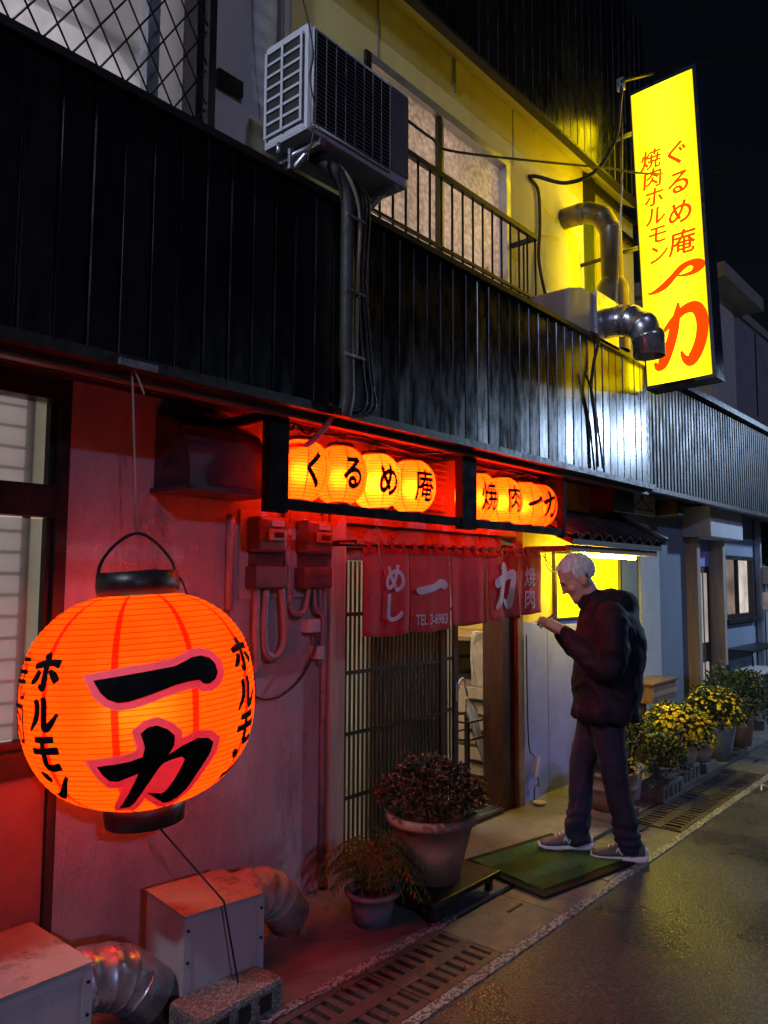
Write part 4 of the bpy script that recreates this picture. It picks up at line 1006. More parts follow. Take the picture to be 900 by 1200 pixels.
for pts, r in (([(2.44, -.06, 1.55), (2.44, -.06, 1.32), (2.46, -.05, 1.20), (2.44, -.03, 1.12)], .018), ([(2.50, -.06, 1.55), (2.49, -.06, 1.30), (2.53, -.06, 1.22), (2.60, -.06, 1.24), (2.625, -.06, 1.34), (2.60, -.06, 1.55)], .018),
               ([(2.655, -.03, 1.95), (2.64, -.05, 1.75), (2.66, -.05, 1.55), (2.66, -.05, 1.47)], .02), ([(2.66, -.05, 1.47), (2.70, -.06, 1.42), (2.76, -.06, 1.44), (2.79, -.06, 1.55)], .015),
               ([(2.83, -.06, 1.55), (2.84, -.06, 1.45), (2.89, -.06, 1.40), (2.90, -.05, 1.28), (2.90, -.03, 1.15)], .012), ([(2.87, -.06, 1.55), (2.88, -.05, 1.46), (2.915, -.05, 1.38)], .012),
               ([(2.30, -.03, 1.9), (2.30, -.03, 1.45)], .02), ([(2.73, -.06, 2.0), (2.66, -.05, 1.88), (2.645, -.05, 1.75)], .02)):
    tb('conduit', CONDUIT, CT, pts, r, 8)
bx('junction_box', WHITE_PL, CT, 2.78, 2.87, -.07, 0, 1.32, 1.39, c=.008); bx('socket', WHITE_PL, CT, 2.86, 2.91, -.06, 0, 1.18, 1.25, c=.006)
tb('sagging_cable', RUBBER, None, [(2.84, -.06, 1.33), (2.83, -.06, 1.22), (2.74, -.06, 1.1), (2.62, -.06, 1.03), (2.5, -.06, 1.02), (2.40, -.06, 1.07), (2.25, -.08, 1.2)], .007, 6, label='thin black cable sagging across the wall below the meters', cat='cable')
tb('corner_conduit', CONDUIT, None, [(2.935, -.025, 1.95), (2.935, -.025, .02)], .016, 8, 0, label='vertical pale conduit along the left door jamb', cat='conduit')

# ================================================================== EXHAUST DUCTS
def gore_elbow(bm, pts, r, seg=28):
    """lobster-back elbow: straight gores with a raised bead on each seam"""
    pts = [Vector(p) for p in pts]; path = []; rad = []
    n = len(pts)
    for i in range(n):
        if 0 < i < n-1:
            a = (pts[i-1]-pts[i]).normalized(); b = (pts[i+1]-pts[i]).normalized()
            for q, rr in ((a*.008, r), (a*.004, r*1.022), (Vector(), r*1.022), (b*.004, r*1.022), (b*.008, r)):
                path.append(pts[i]+q); rad.append(rr)
        else: path.append(pts[i]); rad.append(r)
    tube(bm, path, rad, seg, caps=False)
def arc(c, u, v, rr, a0, a1, n):
    c, u, v = Vector(c), Vector(u), Vector(v)
    return [c+u*rr*math.cos(R(a0+(a1-a0)*k/n))+v*rr*math.sin(R(a0+(a1-a0)*k/n)) for k in range(n+1)]
def duct(name, label, pts, r, extra=None, m=None):
    t = E(name, pts[0], label, 'duct'); bm = bmesh.new(); gore_elbow(bm, pts, r); o = O('elbow', bm, m or DUCT, t)
    md = o.modifiers.new('t', 'SOLIDIFY'); md.thickness = .004
    return t
UB = E('exhaust_box', (5.1, -.5, 3.36), 'pale sheet-metal exhaust box standing on the top edge of the black cladding', 'exhaust box')
bm = bmesh.new(); prism(bm, [(4.78, 3.37), (5.52, 3.37), (5.52, 3.68), (5.0, 3.68), (4.80, 3.62)], -.52, -.15); O('casing', bm, SHEET, UB)
bx('flange', STEEL, UB, 5.19, 5.56, -.545, -.521, 3.34, 3.71)
pts = [(5.38, -.546, 3.51), (5.38, -.64, 3.51)]+arc((5.38, -.64, 3.30), (0, 0, 1), (0, -1, 0), .21, 20, 80, 2)+[(5.38, -.85, 3.20)]
d = duct('duct_elbow', 'bent silver duct elbow opening downwards in front of the yellow sign', pts, .112, m=STEEL)
pts = [(5.75, .02, 4.62), (5.75, -.15, 4.62)]+arc((5.75, -.15, 4.35), (0, 0, 1), (0, -1, 0), .27, 15, 78, 2)+[(5.75, -.42, 4.0)]
d = duct('vertical_duct', 'dull metal duct leaving the yellow-lit upper wall and dropping behind the exhaust box', pts, .085)
bm = bmesh.new(); lathe(bm, [(.085, 4.0), (.125, 3.93), (.125, 3.40)], 24, (5.75, -.42, 0)); O('wide_section', bm, DUCT, d)
# ground-level exhaust boxes with elbows
GA = E('exhaust_box', (1.9, -.4, 0), 'rust-stained metal exhaust box with a flat top beneath the huge lantern', 'exhaust box')
Ma = Matrix.Translation((1.93, -.40, 0)) @ Matrix.Rotation(R(-8), 4, 'Z')
bm = bmesh.new(); cbox(bm, -.165, .165, -.15, .17, .06, .375, c=.006, M=Ma); O('casing', bm, SHEET, GA)
bm = bmesh.new(); cbox(bm, -.17, .17, -.155, .175, .376, .384, c=.002, M=Ma); O('rusty_lid', bm, RUST, GA)
bm = bmesh.new(); box(bm, -.12, .12, -.1, .12, .004, .06, Ma); O('plinth', bm, BLOCK, GA)
for a in ((-.168, -.140, -.1535, -.1505, .065, .37), (.140, .168, -.1535, -.1505, .065, .37), (-.139, .139, -.1535, -.1505, .345, .37), (-.1685, -.1655, -.15, -.122, .065, .37)):
    bm = bmesh.new(); box(bm, *a, Ma); O('seam_flange', bm, SHEET, GA)
for sx_ in (-.154, .154):
    for zz in (.1, .22, .33):
        bm = bmesh.new(); tube(bm, [Ma @ Vector((sx_, -.1535, zz)), Ma @ Vector((sx_, -.158, zz))], .006, 8); O('screw', bm, BLACKM, GA)
pts = [(2.07, -.33, .285), (2.19, -.336, .285)]+arc((2.20, -.337, .085), (0, 0, 1), (1, -.05, 0), .2, 18, 50, 2)+[(2.42, -.35, .12)]
d = duct('ground_duct', 'dusty bent duct elbow leaving the rust-stained box by the wall', pts, .095, m=RUST)
bm = bmesh.new(); tube(bm, [(2.46, -.36, .05), (2.50, -.37, .045)], .022, 12); O('pipe_stub', bm, TERRA, d)
GB = E('exhaust_box', (1.1, -.35, 0), 'grey metal exhaust box at the foot of the window wall', 'exhaust box')
bm = bmesh.new(); cbox(bm, .75, 1.385, -.53, -.10, .05, .35, c=.006); O('casing', bm, SHEET, GB)
bx('rusty_lid', RUST, GB, .745, 1.39, -.535, -.095, .351, .358)
bx('plinth', BLOCK, GB, .8, 1.33, -.48, -.15, .004, .05)
bx('seam_flange', SHEET, GB, 1.355, 1.388, -.5335, -.5305, .055, .345); bx('seam_flange', SHEET, GB, .8, 1.354, -.5335, -.5305, .32, .345)
for zz in (.1, .2, .3): tb('screw', BLACKM, GB, [(1.372, -.5335, zz), (1.372, -.538, zz)], .006, 8, 0)
pts = [(1.38, -.37, .20), (1.45, -.375, .225)]+arc((1.46, -.38, .0), (0, 0, 1), (1, -.12, 0), .225, 16, 46, 2)+[(1.69, -.42, .09)]
d = duct('ground_duct', 'shiny bent duct elbow joined to the grey box under the lantern', pts, .105, m=STEEL)
CB = E('concrete_block', (1.87, -.63, 0), 'rough rounded concrete block lying under the huge lantern', 'concrete block')
bm = bmesh.new(); Mb = Matrix.Translation((1.87, -.62, 0)) @ Matrix.Rotation(R(2), 4, 'Z'); cbox(bm, -.19, .19, -.095, .095, .005, .12, c=.02, M=Mb); O('block', bm, BLOCK, CB)
for k in range(3):
    bm = bmesh.new(); box(bm, -.13+k*.1, -.075+k*.1, -.0985, -.0955, .03, .09, Mb); O('cell', bm, DARKTRIM, CB)

# ================================================================== CABLES OVERHEAD
def cable(name, label, pts, r): tb(name, RUBBER, None, pts, r, 8, label=label, cat='cable')
cable('power_cable', 'thick black cable curving from the upper wall up to the insulator', [(5.16, -.01, 4.75), (5.22, -.05, 4.76), (5.32, -.25, 4.68), (5.42, -.45, 4.75), (5.5, -.58, 5.0), (5.53, -.61, 5.3), (5.56, -.63, 5.46), (5.7, -.68, 5.56), (7.5, -1.0, 6.6), (12, -2.0, 9.2)], .015)
cable('wall_cable', 'black cable dropping down the upper wall beside the railing end', [(5.17, -.015, 4.74), (5.29, -.02, 4.68), (5.31, -.02, 4.4), (5.27, -.03, 4.1), (5.28, -.08, 3.8), (5.34, -.15, 3.42)], .013)
cable('overhead_wire', 'thin black wire stretched across the front of the upper windows', [(2.9, -.5, 4.02), (3.3, -.46, 4.05), (3.6, -.45, 4.1), (5.2, -.62, 4.62), (5.8, -.75, 4.78), (7.5, -.9, 5.45)], .008)
cable('sign_cable', 'black cables tied in a knot down the cladding below the yellow sign', [(5.12, -.50, 3.40), (5.17, -.56, 3.34), (5.12, -.545, 3.15), (5.06, -.55, 2.95), (5.12, -.545, 2.75), (5.15, -.545, 2.40)], .012)
cable('sign_cable', 'thinner black cable beside the knotted sign cables on the cladding', [(4.98, -.545, 3.05), (5.06, -.555, 2.93), (5.16, -.545, 2.72), (5.24, -.545, 2.4)], .008)

# ================================================================== ENTRANCE CLUTTER
MT = E('door_mat', (4.02, -.72, 0), 'worn green rubber-edged door mat in front of the entrance', 'mat')
Mm = Matrix.Translation((4.04, -.725, 0)) @ Matrix.Rotation(R(-11), 4, 'Z')
bm = bmesh.new(); cbox(bm, -.40, .40, -.31, .31, .0045, .018, c=.006, M=Mm); O('rubber_edge', bm, MAT_EDGE, MT)
bm = bmesh.new(); cbox(bm, -.345, .345, -.255, .255, .012, .026, c=.005, M=Mm); O('pile', bm, MAT_GREEN, MT)
UM = E('umbrella', (4.86, .2, .03), 'folded clear white umbrella hanging in the doorway', 'umbrella')
ub, ut = Vector((4.92, .2, .05)), Vector((4.62, .22, .78)); ud = (ut-ub)
bm = bmesh.new(); tube(bm, [ub, ut], .006, 8); tube(bm, spline([ut, ut+ud.normalized()*.06, ut+Vector((-.05, 0, .12)), ut+Vector((-.10, 0, .09)), ut+Vector((-.105, 0, .05))], 5), .009, 8); O('handle', bm, WHITE_PL, UM)
bm = bmesh.new(); path = [ub+ud*t for t in (.14, .3, .5, .7, .85, .93, .96)]; tube(bm, path, [.008, .02, .03, .036, .046, .03, .018], 14)
for v in bm.verts: v.co += Vector((noise.noise(v.co*40), noise.noise(v.co*40+Vector((5, 5, 5))), 0))*.012
O('folded_canopy', bm, FILM, UM)
ST = E('umbrella_stand', (4.85, .3, .02), 'black wire umbrella stand inside the doorway', 'umbrella stand')
for a, b in (((4.55, .17), (4.9, .17)), ((4.9, .17), (4.9, .42)), ((4.55, .42), (4.9, .42)), ((4.55, .17), (4.55, .42))):
    for z in (.12, .48, .6): tb('rail', BLACKM, ST, [(*a, z), (*b, z)], .007, 6, 0)
for p in ((4.55, .17), (4.9, .17), (4.9, .42), (4.55, .42)): bx('leg', BLACKM, ST, p[0]-.012, p[0]+.012, p[1]-.012, p[1]+.012, .02, .61)
CBN = E('shoe_cabinet', (5.4, .6, .02), 'low brown wooden cabinet inside the entrance', 'cabinet')
bx('carcass', WOOD_MID, CBN, 5.12, 5.9, .2, 1.3, .02, .80, c=.006)
for z in (.1, .33, .56): 
    dr = bx('drawer', WOOD_PALE, CBN, 5.10, 5.12, .22, 1.28, z, z+.20, c=.004); bx('handle', BLACKM, dr, 5.085, 5.099, .40, .52, z+.09, z+.115)
SHF = E('counter_shelf', (5.5, .6, .8), 'dark counter with stacked trays inside the entrance', 'counter')
bx('counter_top', WOOD_MID, SHF, 5.05, 5.95, .17, 1.4, 1.12, 1.15); bx('back_panel', WOOD_DK, SHF, 5.6, 5.66, .2, 1.35, .803, 1.118); bx('tray', BLACKM, SHF, 5.2, 5.55, .25, .8, .805, .84); bx('tray', ALU_DK, SHF, 5.22, 5.53, .27, .78, .95, .97)
BAGP = mat('plastic_bag', (.5, .45, .38), .4, var=.3, ns=8, bump=2, bs=12)
bm = bmesh.new(); cbox(bm, 4.98, 5.04, .22, .44, .78, 1.2, c=.02)
bmesh.ops.subdivide_edges(bm, edges=bm.edges, cuts=3)
for v in bm.verts: v.co += noise.noise_vector(v.co*9)*.02
O('plastic_bag', bm, BAGP, None, label='crumpled pale plastic bag hanging at the counter inside the doorway', cat='bag')
CUP = E('ornament', (5.3, .42, 1.15), 'small white and red ornament on the counter inside', 'ornament')
bm = bmesh.new(); ball(bm, (5.3, .42, 1.19), (.045, .045, .04)); ball(bm, (5.3, .41, 1.245), .028); O('figure', bm, WHITE_PL, CUP)
bm = bmesh.new(); ball(bm, (5.27, .45, 1.18), (.02, .03, .03)); O('red_bib', bm, NOREN, CUP)
SAU = E('saucer', (5.02, -.10, 0), 'small pale round dish on the ground by the door post', 'dish')
bm = bmesh.new(); lathe(bm, [(0, .006), (.035, .006), (.05, .022), (.047, .026), (.03, .014), (0, .013)], 24, (5.02, -.12, 0)); O('dish', bm, POT_BEIGE, SAU)
SK = E('extension_socket', (5.08, -.03, .3), 'white extension socket hanging on its cord by the door post', 'socket')
Ms = Matrix.Translation((5.10, -.045, .24)) @ Matrix.Rotation(R(18), 4, 'Y')
bm = bmesh.new(); cbox(bm, -.022, .022, -.018, .018, -.075, .075, c=.006, M=Ms); O('body', bm, WHITE_PL, SK)
tb('cord', RUBBER, SK, [(4.965, -.06, 1.2), (4.97, -.06, .7), (4.99, -.06, .4), (5.08, -.05, .32)], .005, 6)
tb('cord', RUBBER, SK, [(5.12, -.05, .17), (5.14, -.05, .1), (5.11, -.06, .12), (5.04, -.07, .1), (5.02, -.08, .03)], .005, 6)
tb('litter_wire', WHITE_PL, None, [(6.42, -1.22, .02), (6.55, -1.19, .03), (6.6, -1.25, .012), (6.75, -1.27, .012), (6.8, -1.3, .014)], .007, 6, label='bent white wire lying on the road by the drain', cat='litter')
HG = E('hanging_board', (6.95, -.2, 2.2), 'pale board with a wire clothes hanger under the eaves', 'board')
bx('board', WHITE_PL, HG, 6.62, 7.3, -.12, -.10, 2.20, 2.39)
tb('hanger', BLACKM, HG, [(6.7, -.14, 2.24), (6.9, -.14, 2.33), (6.93, -.14, 2.38)], .005, 6); tb('hanger', BLACKM, HG, [(6.93, -.14, 2.38), (6.96, -.14, 2.33), (7.18, -.14, 2.24), (6.7, -.14, 2.24)], .005, 6, 0)
bx('eaves_lamp', BLACKM, None, 7.32, 7.5, -.32, -.1, 2.2, 2.36, c=.02, label='black lamp housing under the eaves beside the pale board', cat='lamp')
rm = bpy.data.objects['upper_window.001']
point('added_pane_glint', rm, Vector((3.42, .09, 3.56))-B.location, 5, (.95, .95, 1), .03)  # added light behind the pane, stands in for the street lamp's reflection

# ================================================================== POTTED PLANTS
def pot(t, x, y, z, r0, r1, h, m, rim=True, seg=32):
    bm = bmesh.new()
    pr = [(0, z), (r0, z), (r0+(r1-r0)*.5, z+h*.5), (r1-.004, z+h*.86)]
    if rim: pr += [(r1+.014, z+h*.86), (r1+.018, z+h*.93), (r1+.014, z+h), (r1-.01, z+h), (r1-.016, z+h-.03)]
    else: pr += [(r1, z+h), (r1-.012, z+h), (r1-.016, z+h-.03)]
    lathe(bm, pr, seg, (x, y, 0)); p = O('pot', bm, m, t)
    bm = bmesh.new(); lathe(bm, [(0, z+h-.028), (r1-.014, z+h-.03)], seg, (x, y, 0)); O('soil', bm, SOIL, t)
    return p
def leaf_tri(bm, c, d, n, L, W):
    """one folded leaf: two quads along a midrib"""
    d = d.normalized(); s = d.cross(n); s = s.normalized() if s.length > 1e-4 else Vector((1, 0, 0)); n = s.cross(d)
    a = bm.verts.new(c); b = bm.verts.new(c+d*L*.5+s*W-n*W*.15); e = bm.verts.new(c+d*L*.5-s*W-n*W*.15); m_ = bm.verts.new(c+d*L*.5+n*W*.25); t = bm.verts.new(c+d*L-n*L*.12)
    bm.faces.new((a, b, m_)); bm.faces.new((b, t, m_)); bm.faces.new((a, m_, e)); bm.faces.new((m_, t, e))
def dome(x, y, z, rx, rz, n, L, W, lump=.18, seed=0, fill=.35, low=-.15):
    """leaves through the outer shell of a lumpy dome"""
    rd = random.Random(seed); out = []
    for i in range(n):
        th = rd.uniform(0, 2*math.pi); ph = math.acos(rd.uniform(low, 1))
        dv = Vector((math.sin(ph)*math.cos(th), math.sin(ph)*math.sin(th), math.cos(ph)))
        q = 1+lump*noise.noise(dv*2.6+Vector((seed, 0, 0)))+lump*.7*noise.noise(dv*6+Vector((0, seed, 0)))
        rr = q*(1-fill*rd.random()**2)
        out.append((Vector((x+dv.x*rx*rr, y+dv.y*rx*rr, z+dv.z*rz*rr)), dv, q, rr))
    return out
def bush(t, x, y, z, rx, rz, n, L, W, m, seed, flowers=None, stems=10, lump=.18, low=-.15):
    rd = random.Random(seed+100); bm = bmesh.new()
    for p, dv, q, rr in dome(x, y, z, rx, rz, n, L, W, lump, seed, .35, low):
        d = (dv+Vector((rd.uniform(-1, 1), rd.uniform(-1, 1), rd.uniform(-.4, .9)))*.8)
        leaf_tri(bm, p, d, Vector((rd.uniform(-.6, .6), rd.uniform(-.6, .6), 1)), L*rd.uniform(.6, 1.25), W*rd.uniform(.7, 1.2))
    O('foliage', bm, m, t, kind='stuff', recalc=False)
    bm = bmesh.new()
    for k in range(stems):
        a = 2*math.pi*k/stems; tube(bm, spline([(x+.03*math.cos(a), y+.03*math.sin(a), z-.06), (x+.3*rx*math.cos(a), y+.3*rx*math.sin(a), z+.25*rz), (x+.75*rx*math.cos(a), y+.75*rx*math.sin(a), z+.5*rz)], 3), [.005]*7, 4)
    O('stems', bm, SOIL, t, kind='stuff')
    if flowers:
        fm, nf, fr = flowers; bm = bmesh.new()
        cl = [Vector((rd.uniform(-1, 1), rd.uniform(-1, 1), rd.uniform(-.2, 1))).normalized() for _ in range(9)]
        k = 0
        for p, dv, q, rr in dome(x, y, z, rx*1.03, rz*1.03, nf*4, L, W, lump, seed, .06, low):
            if max(dv.dot(c) for c in cl) < .80: continue
            k += 1
            if k > nf: break
            nn = (dv+Vector((0, 0, .4))).normalized(); u = nn.orthogonal().normalized(); v = nn.cross(u); r_ = fr*rd.uniform(.6, 1.25)
            c0 = bm.verts.new(p+nn*r_*.55); ring = []
            for j in range(14):
                a = 2*math.pi*j/14; rr2 = r_*(1 if j % 2 else .72); ring.append(bm.verts.new(p+(u*math.cos(a)+v*math.sin(a))*rr2+nn*(.25*r_ if j % 2 else -.05*r_)))
            for j in range(14): bm.faces.new((c0, ring[j], ring[(j+1) % 14]))
        O('flowers', bm, fm, t, kind='stuff', recalc=False)
# dark chrysanthemum in the terracotta pot on a black stand
PT = E('potted_chrysanthemum', (3.25, -.5, 0), 'dark budding chrysanthemum in a terracotta pot by the lattice door', 'potted plant')
bm = bmesh.new(); cbox(bm, 2.96, 3.55, -.72, -.30, .07, .10, c=.006); stt = None
S_ = E('plant_stand', (3.25, -.5, 0), 'low black stand under the terracotta chrysanthemum pot', 'stand'); O('top', bm, BLACKM, S_)
for p in ((2.99, -.69), (3.49, -.69), (2.99, -.36), (3.49, -.36)): bx('leg', BLACKM, S_, p[0], p[0]+.03, p[1], p[1]+.03, .004, .069)
pot(PT, 3.25, -.5, .101, .145, .215, .32, TERRA)
bush(PT, 3.25, -.5, .455, .265, .21, 3000, .034, .011, LEAF_DK, 3, (LEAF_BUD, 420, .010), lump=.2, low=.03)
# fern
FP = E('potted_fern', (2.83, -.47, 0), 'drooping yellow-green fern in a small grey pot', 'potted plant')
pot(FP, 2.83, -.47, .004, .085, .115, .15, POT_GREY)
rd = random.Random(5)
for k in range(58):
    a = k*2.399+rd.uniform(-.2, .2); ln = rd.uniform(.16, .30); el = rd.uniform(.25, 1.45)
    d = Vector((math.cos(a), math.sin(a), 0)); p0 = Vector((2.83, -.47, .15))+d*.03
    top = p0+d*ln*math.cos(el)*.6+Vector((0, 0, ln*math.sin(el)*.8+.05)); tip = p0+d*ln*(.75+.25*math.cos(el))+Vector((0, 0, ln*math.sin(el)*.75-.12*rd.random()))
    sp = spline([p0, (p0+top)/2+Vector((0, 0, .03)), top, tip], 6); bm = bmesh.new(); tube(bm, sp, [.0025]*(len(sp)-1)+[.001], 4)
    n_ = len(sp)
    for i in range(3, n_-1):
        tg = (sp[i+1]-sp[i]).normalized(); sd_ = tg.cross(Vector((0, 0, 1))).normalized(); wv = .062*math.sin(math.pi*(i-1)/(n_-.5))
        for s_ in (1, -1):
            for hh in (0,):
                c = sp[i].lerp(sp[i+1], hh); leaf_tri(bm, c, sd_*s_+tg*.55-Vector((0, 0, .25)), Vector((0, 0, 1)), wv*rd.uniform(.8, 1.1), .0045)
    O('frond', bm, FERN, FP, recalc=False)
# row of pots beyond the man
TB_ = E('planter_tub', (5.1, -.62, 0), 'round reddish brown tub with low leaves behind the standing man', 'potted plant')
for k in range(3): bx('brick', mat('old_brick', (.18, .11, .09), .8, var=.3, bump=.6, rnd=.3), TB_, 4.97+k*.1, 5.06+k*.1, -.75, -.5, .004, .06, c=.006)
bm = bmesh.new(); lathe(bm, [(0, .061), (.13, .061), (.158, .15), (.168, .20), (.18, .205), (.18, .22), (.172, .225), (.176, .29), (.19, .295), (.19, .32), (.165, .32), (.16, .29)], 36, (5.1, -.62, 0)); O('tub', bm, POT_BROWN, TB_)
bm = bmesh.new(); lathe(bm, [(0, .29), (.163, .291)], 30, (5.1, -.62, 0)); O('soil', bm, SOIL, TB_)
bush(TB_, 5.1, -.62, .30, .15, .10, 420, .05, .014, LEAF_DK, 12)
def hollow_block(name, x, y, z, label, grp='hollow concrete blocks under the pots'):
    hb = E(name, (x, y, z), label, 'concrete block', grp)
    bm = bmesh.new(); cbox(bm, x-.195, x+.195, y-.095, y+.095, z, z+.12, c=.008); O('block', bm, BLOCK, hb)
    for k in range(4):
        bm = bmesh.new(); cbox(bm, x-.155+k*.088, x-.105+k*.088, y-.0985, y-.0955, z+.022, z+.1, c=.001); O('cell', bm, DARKTRIM, hb)
hollow_block('concrete_block', 5.83, -.68, .004, 'hollow grey concrete block beneath the white bowl planter')
hollow_block('concrete_block', 6.38, -.62, .004, 'hollow grey concrete block beneath the beige chrysanthemum pot')
P1 = E('potted_shrub', (5.62, -.55, 0), 'small-flowered green shrub in a white pot close to the man', 'potted plant')
pot(P1, 5.63, -.52, .004, .08, .105, .24, POT_WHITE)
bush(P1, 5.63, -.52, .27, .17, .33, 1300, .042, .011, LEAF, 21, (PETAL, 70, .014), lump=.35)
P2 = E('potted_shrub', (5.93, -.67, .124), 'green bushy plant in a low white bowl on a concrete block', 'potted plant')
pot(P2, 5.90, -.68, .125, .07, .13, .10, POT_WHITE); bush(P2, 5.90, -.68, .22, .16, .22, 1200, .042, .011, LEAF_GR, 22, (PETAL, 10, .012), lump=.3)
P3 = E('potted_chrysanthemum', (6.42, -.6, .12), 'bright yellow chrysanthemum dome in a beige pot on a concrete block', 'potted plant')
pot(P3, 6.42, -.61, .125, .11, .155, .17, POT_BEIGE); bush(P3, 6.42, -.60, .30, .26, .29, 2400, .042, .011, LEAF, 23, (PETAL, 330, .020), low=-.02)
P4 = E('potted_chrysanthemum', (7.35, -.6, 0), 'yellow chrysanthemum in a tall grey pot beside an empty beige one', 'potted plant')
pot(P4, 7.35, -.60, .004, .12, .17, .31, POT_GREY, rim=False); bush(P4, 7.35, -.59, .33, .27, .29, 2400, .042, .011, LEAF, 24, (PETAL, 200, .019), low=-.02)
P4b = E('flower_pot', (6.85, -.6, 0), 'empty beige pot between the two yellow chrysanthemums', 'flower pot')
bx('pot_foot', BLOCK, P4b, 6.72, 6.98, -.72, -.50, .004, .08, c=.006); pot(P4b, 6.85, -.61, .081, .09, .14, .16, POT_BEIGE)
P5 = E('potted_shrub', (8.05, -.6, 0), 'grey-green leafy shrub in a pinkish pot next to the low outdoor unit', 'potted plant')
pot(P5, 8.05, -.58, .02, .12, .16, .30, TERRA, rim=False); bush(P5, 8.08, -.56, .36, .36, .34, 2400, .06, .012, LEAF_GR, 25, lump=.35)
bx('pot_foot', BLOCK, P5, 7.93, 8.17, -.70, -.46, .004, .019)
CR = E('wooden_crate', (6.95, -.2, 0), 'small worn wooden crate on a post by the blue-grey wall', 'crate')
bx('crate_box', WOOD_MID, CR, 6.72, 7.28, -.28, -.06, .52, .68, c=.004); bx('crate_lid', WOOD_MID, CR, 6.70, 7.30, -.30, -.05, .683, .705, c=.004)
for xx in (6.74, 7.24): bx('leg', WOOD_DK, CR, xx, xx+.035, -.2, -.165, .004, .519)
bx('slat', WOOD_PALE, CR, 6.72, 7.28, -.289, -.281, .58, .62)
bx('stick', WOOD_PALE, CR, 6.78, 6.80, -.05, -.03, .004, 1.05)
AC2 = ac_unit('air_conditioner', (9.0, -.55, .10), .75, .29, .52, 'pale outdoor air conditioner unit standing on the pavement by the far window', n_slats=16)
bx('foot', BLOCK, AC2, 9.05, 9.15, -.56, -.25, .004, .099); bx('foot', BLOCK, AC2, 9.6, 9.7, -.56, -.25, .004, .099)
GM = E('gas_meter', (11.05, -.15, 1.5), 'pale gas meter box with pipes at the far corner of the neighbour house', 'meter')
bx('meter_box', WHITE_PL, GM, 10.98, 11.22, -.25, -.05, 1.55, 1.78, c=.02); tb('pipe', STEEL, GM, [(11.05, -.15, 1.55), (11.05, -.15, .8), (11.1, -.1, .02)], .02, 8, 4); tb('pipe', STEEL, GM, [(11.16, -.15, 1.55), (11.16, -.15, .02)], .02, 8, 0)
bx('lower_box', STEEL, GM, 10.96, 11.12, -.22, -.05, 1.2, 1.45, c=.01)
BK = E('wall_bench', (9.9, -.2, 0), 'thin metal shelf bracket on the far wall above the low outdoor unit', 'shelf')
bx('shelf', BLACKM, BK, 9.5, 10.9, -.35, -.02, .78, .80); tb('bracket', BLACKM, BK, [(9.55, -.33, .78), (9.55, -.33, .5)], .012, 6, 0)
TR = E('dark_tree', (14.5, -.2, 0), 'dark leafy tree beyond the end of the neighbour house', 'tree')
tb('trunk', WOOD_DK, TR, [(13.2, .1, 0), (13.15, .12, 1.2), (13.3, .1, 2.2)], .08, 8)
bm = bmesh.new(); rd = random.Random(9)
for p, dv, q, rr in dome(13.2, .1, 1.7, .8, 1.0, 2200, .12, .04, .35, 4, .6): leaf_tri(bm, p, dv+Vector((rd.uniform(-1, 1), rd.uniform(-1, 1), rd.uniform(-1, 1))), Vector((rd.uniform(-1, 1), rd.uniform(-1, 1), 1)), .12, .035)
O('crown', bm, mat('night_leaf', (.05, .07, .04), .5, var=.4), TR, kind='stuff', recalc=False)

# ================================================================== PERSON
PX = Vector((4.33, -.90, 0)); PF = Vector((-.55, .835, 0)).normalized(); PL = Vector((-PF.y, PF.x, 0))
def W_(a, b, z): return PX+PF*a+PL*b+Vector((0, 0, z))
MAN = E('person', PX, 'white-haired person in a dark hooded jacket, jeans and trainers looking down at a phone', 'person')
def chain(bm, pts, seg=14):
    """tapered limb with round joints; pts = (a, b, z, r)"""
    P = [W_(*p[:3]) for p in pts]; n = 6; path, rad = [], []
    sp = spline([Vector((*q, )) for q in P], n); rs = spline([Vector((p[3], 0, 0)) for p in pts], n) if len(pts) > 2 else [Vector((p[3], 0, 0)) for p in pts]
    tube(bm, sp, [r_.x for r_ in rs], seg)
    for p, q in zip(pts, P):
        ball(bm, q, p[3]*.99, seg=12, rings=8)
def rings_loft(bm, rows, seg=28, sq=2.3):
    """torso or hip sections: (z, centre a, half depth, half width, lean b)"""
    R_ = []
    for z, ca, ha, hb in rows:
        ring = []
        for k in range(seg):
            t = 2*math.pi*k/seg; c, s = math.cos(t), math.sin(t)
            ring.append(bm.verts.new(W_(ca+ha*math.copysign(abs(c)**(2/sq), c), hb*math.copysign(abs(s)**(2/sq), s), z)))
        R_.append(ring)
    for i in range(len(R_)-1):
        for k in range(seg): bm.faces.new((R_[i][k], R_[i][(k+1) % seg], R_[i+1][(k+1) % seg], R_[i+1][k]))
    bm.faces.new(R_[0][::-1]); bm.faces.new(R_[-1])
# trousers
bm = bmesh.new()
rings_loft(bm, [(.80, -.03, .125, .165), (.88, -.04, .135, .175), (.96, -.04, .13, .17), (1.05, -.04, .12, .165)])
chain(bm, [(-.03, .085, .86, .105), (-.055, .09, .66, .090), (-.08, .085, .48, .077), (-.12, .07, .27, .071), (-.155, .05, .10, .073)])
chain(bm, [(-.02, -.085, .86, .105), (.04, -.08, .66, .090), (.085, -.07, .48, .077), (.105, -.05, .27, .071), (.125, -.04, .115, .073)])
def fold(c):
    q = c-PX
    return .006*noise.noise(Vector((q.x*6, q.y*6, q.z*11)))+.0045*noise.noise(q*19)+(.006*math.sin(q.z*85+6*noise.noise(q*7)) if q.z < .26 else 0)
O('trousers', solid_from(bm, .013, 5, fold), DENIM, MAN, recalc=False)
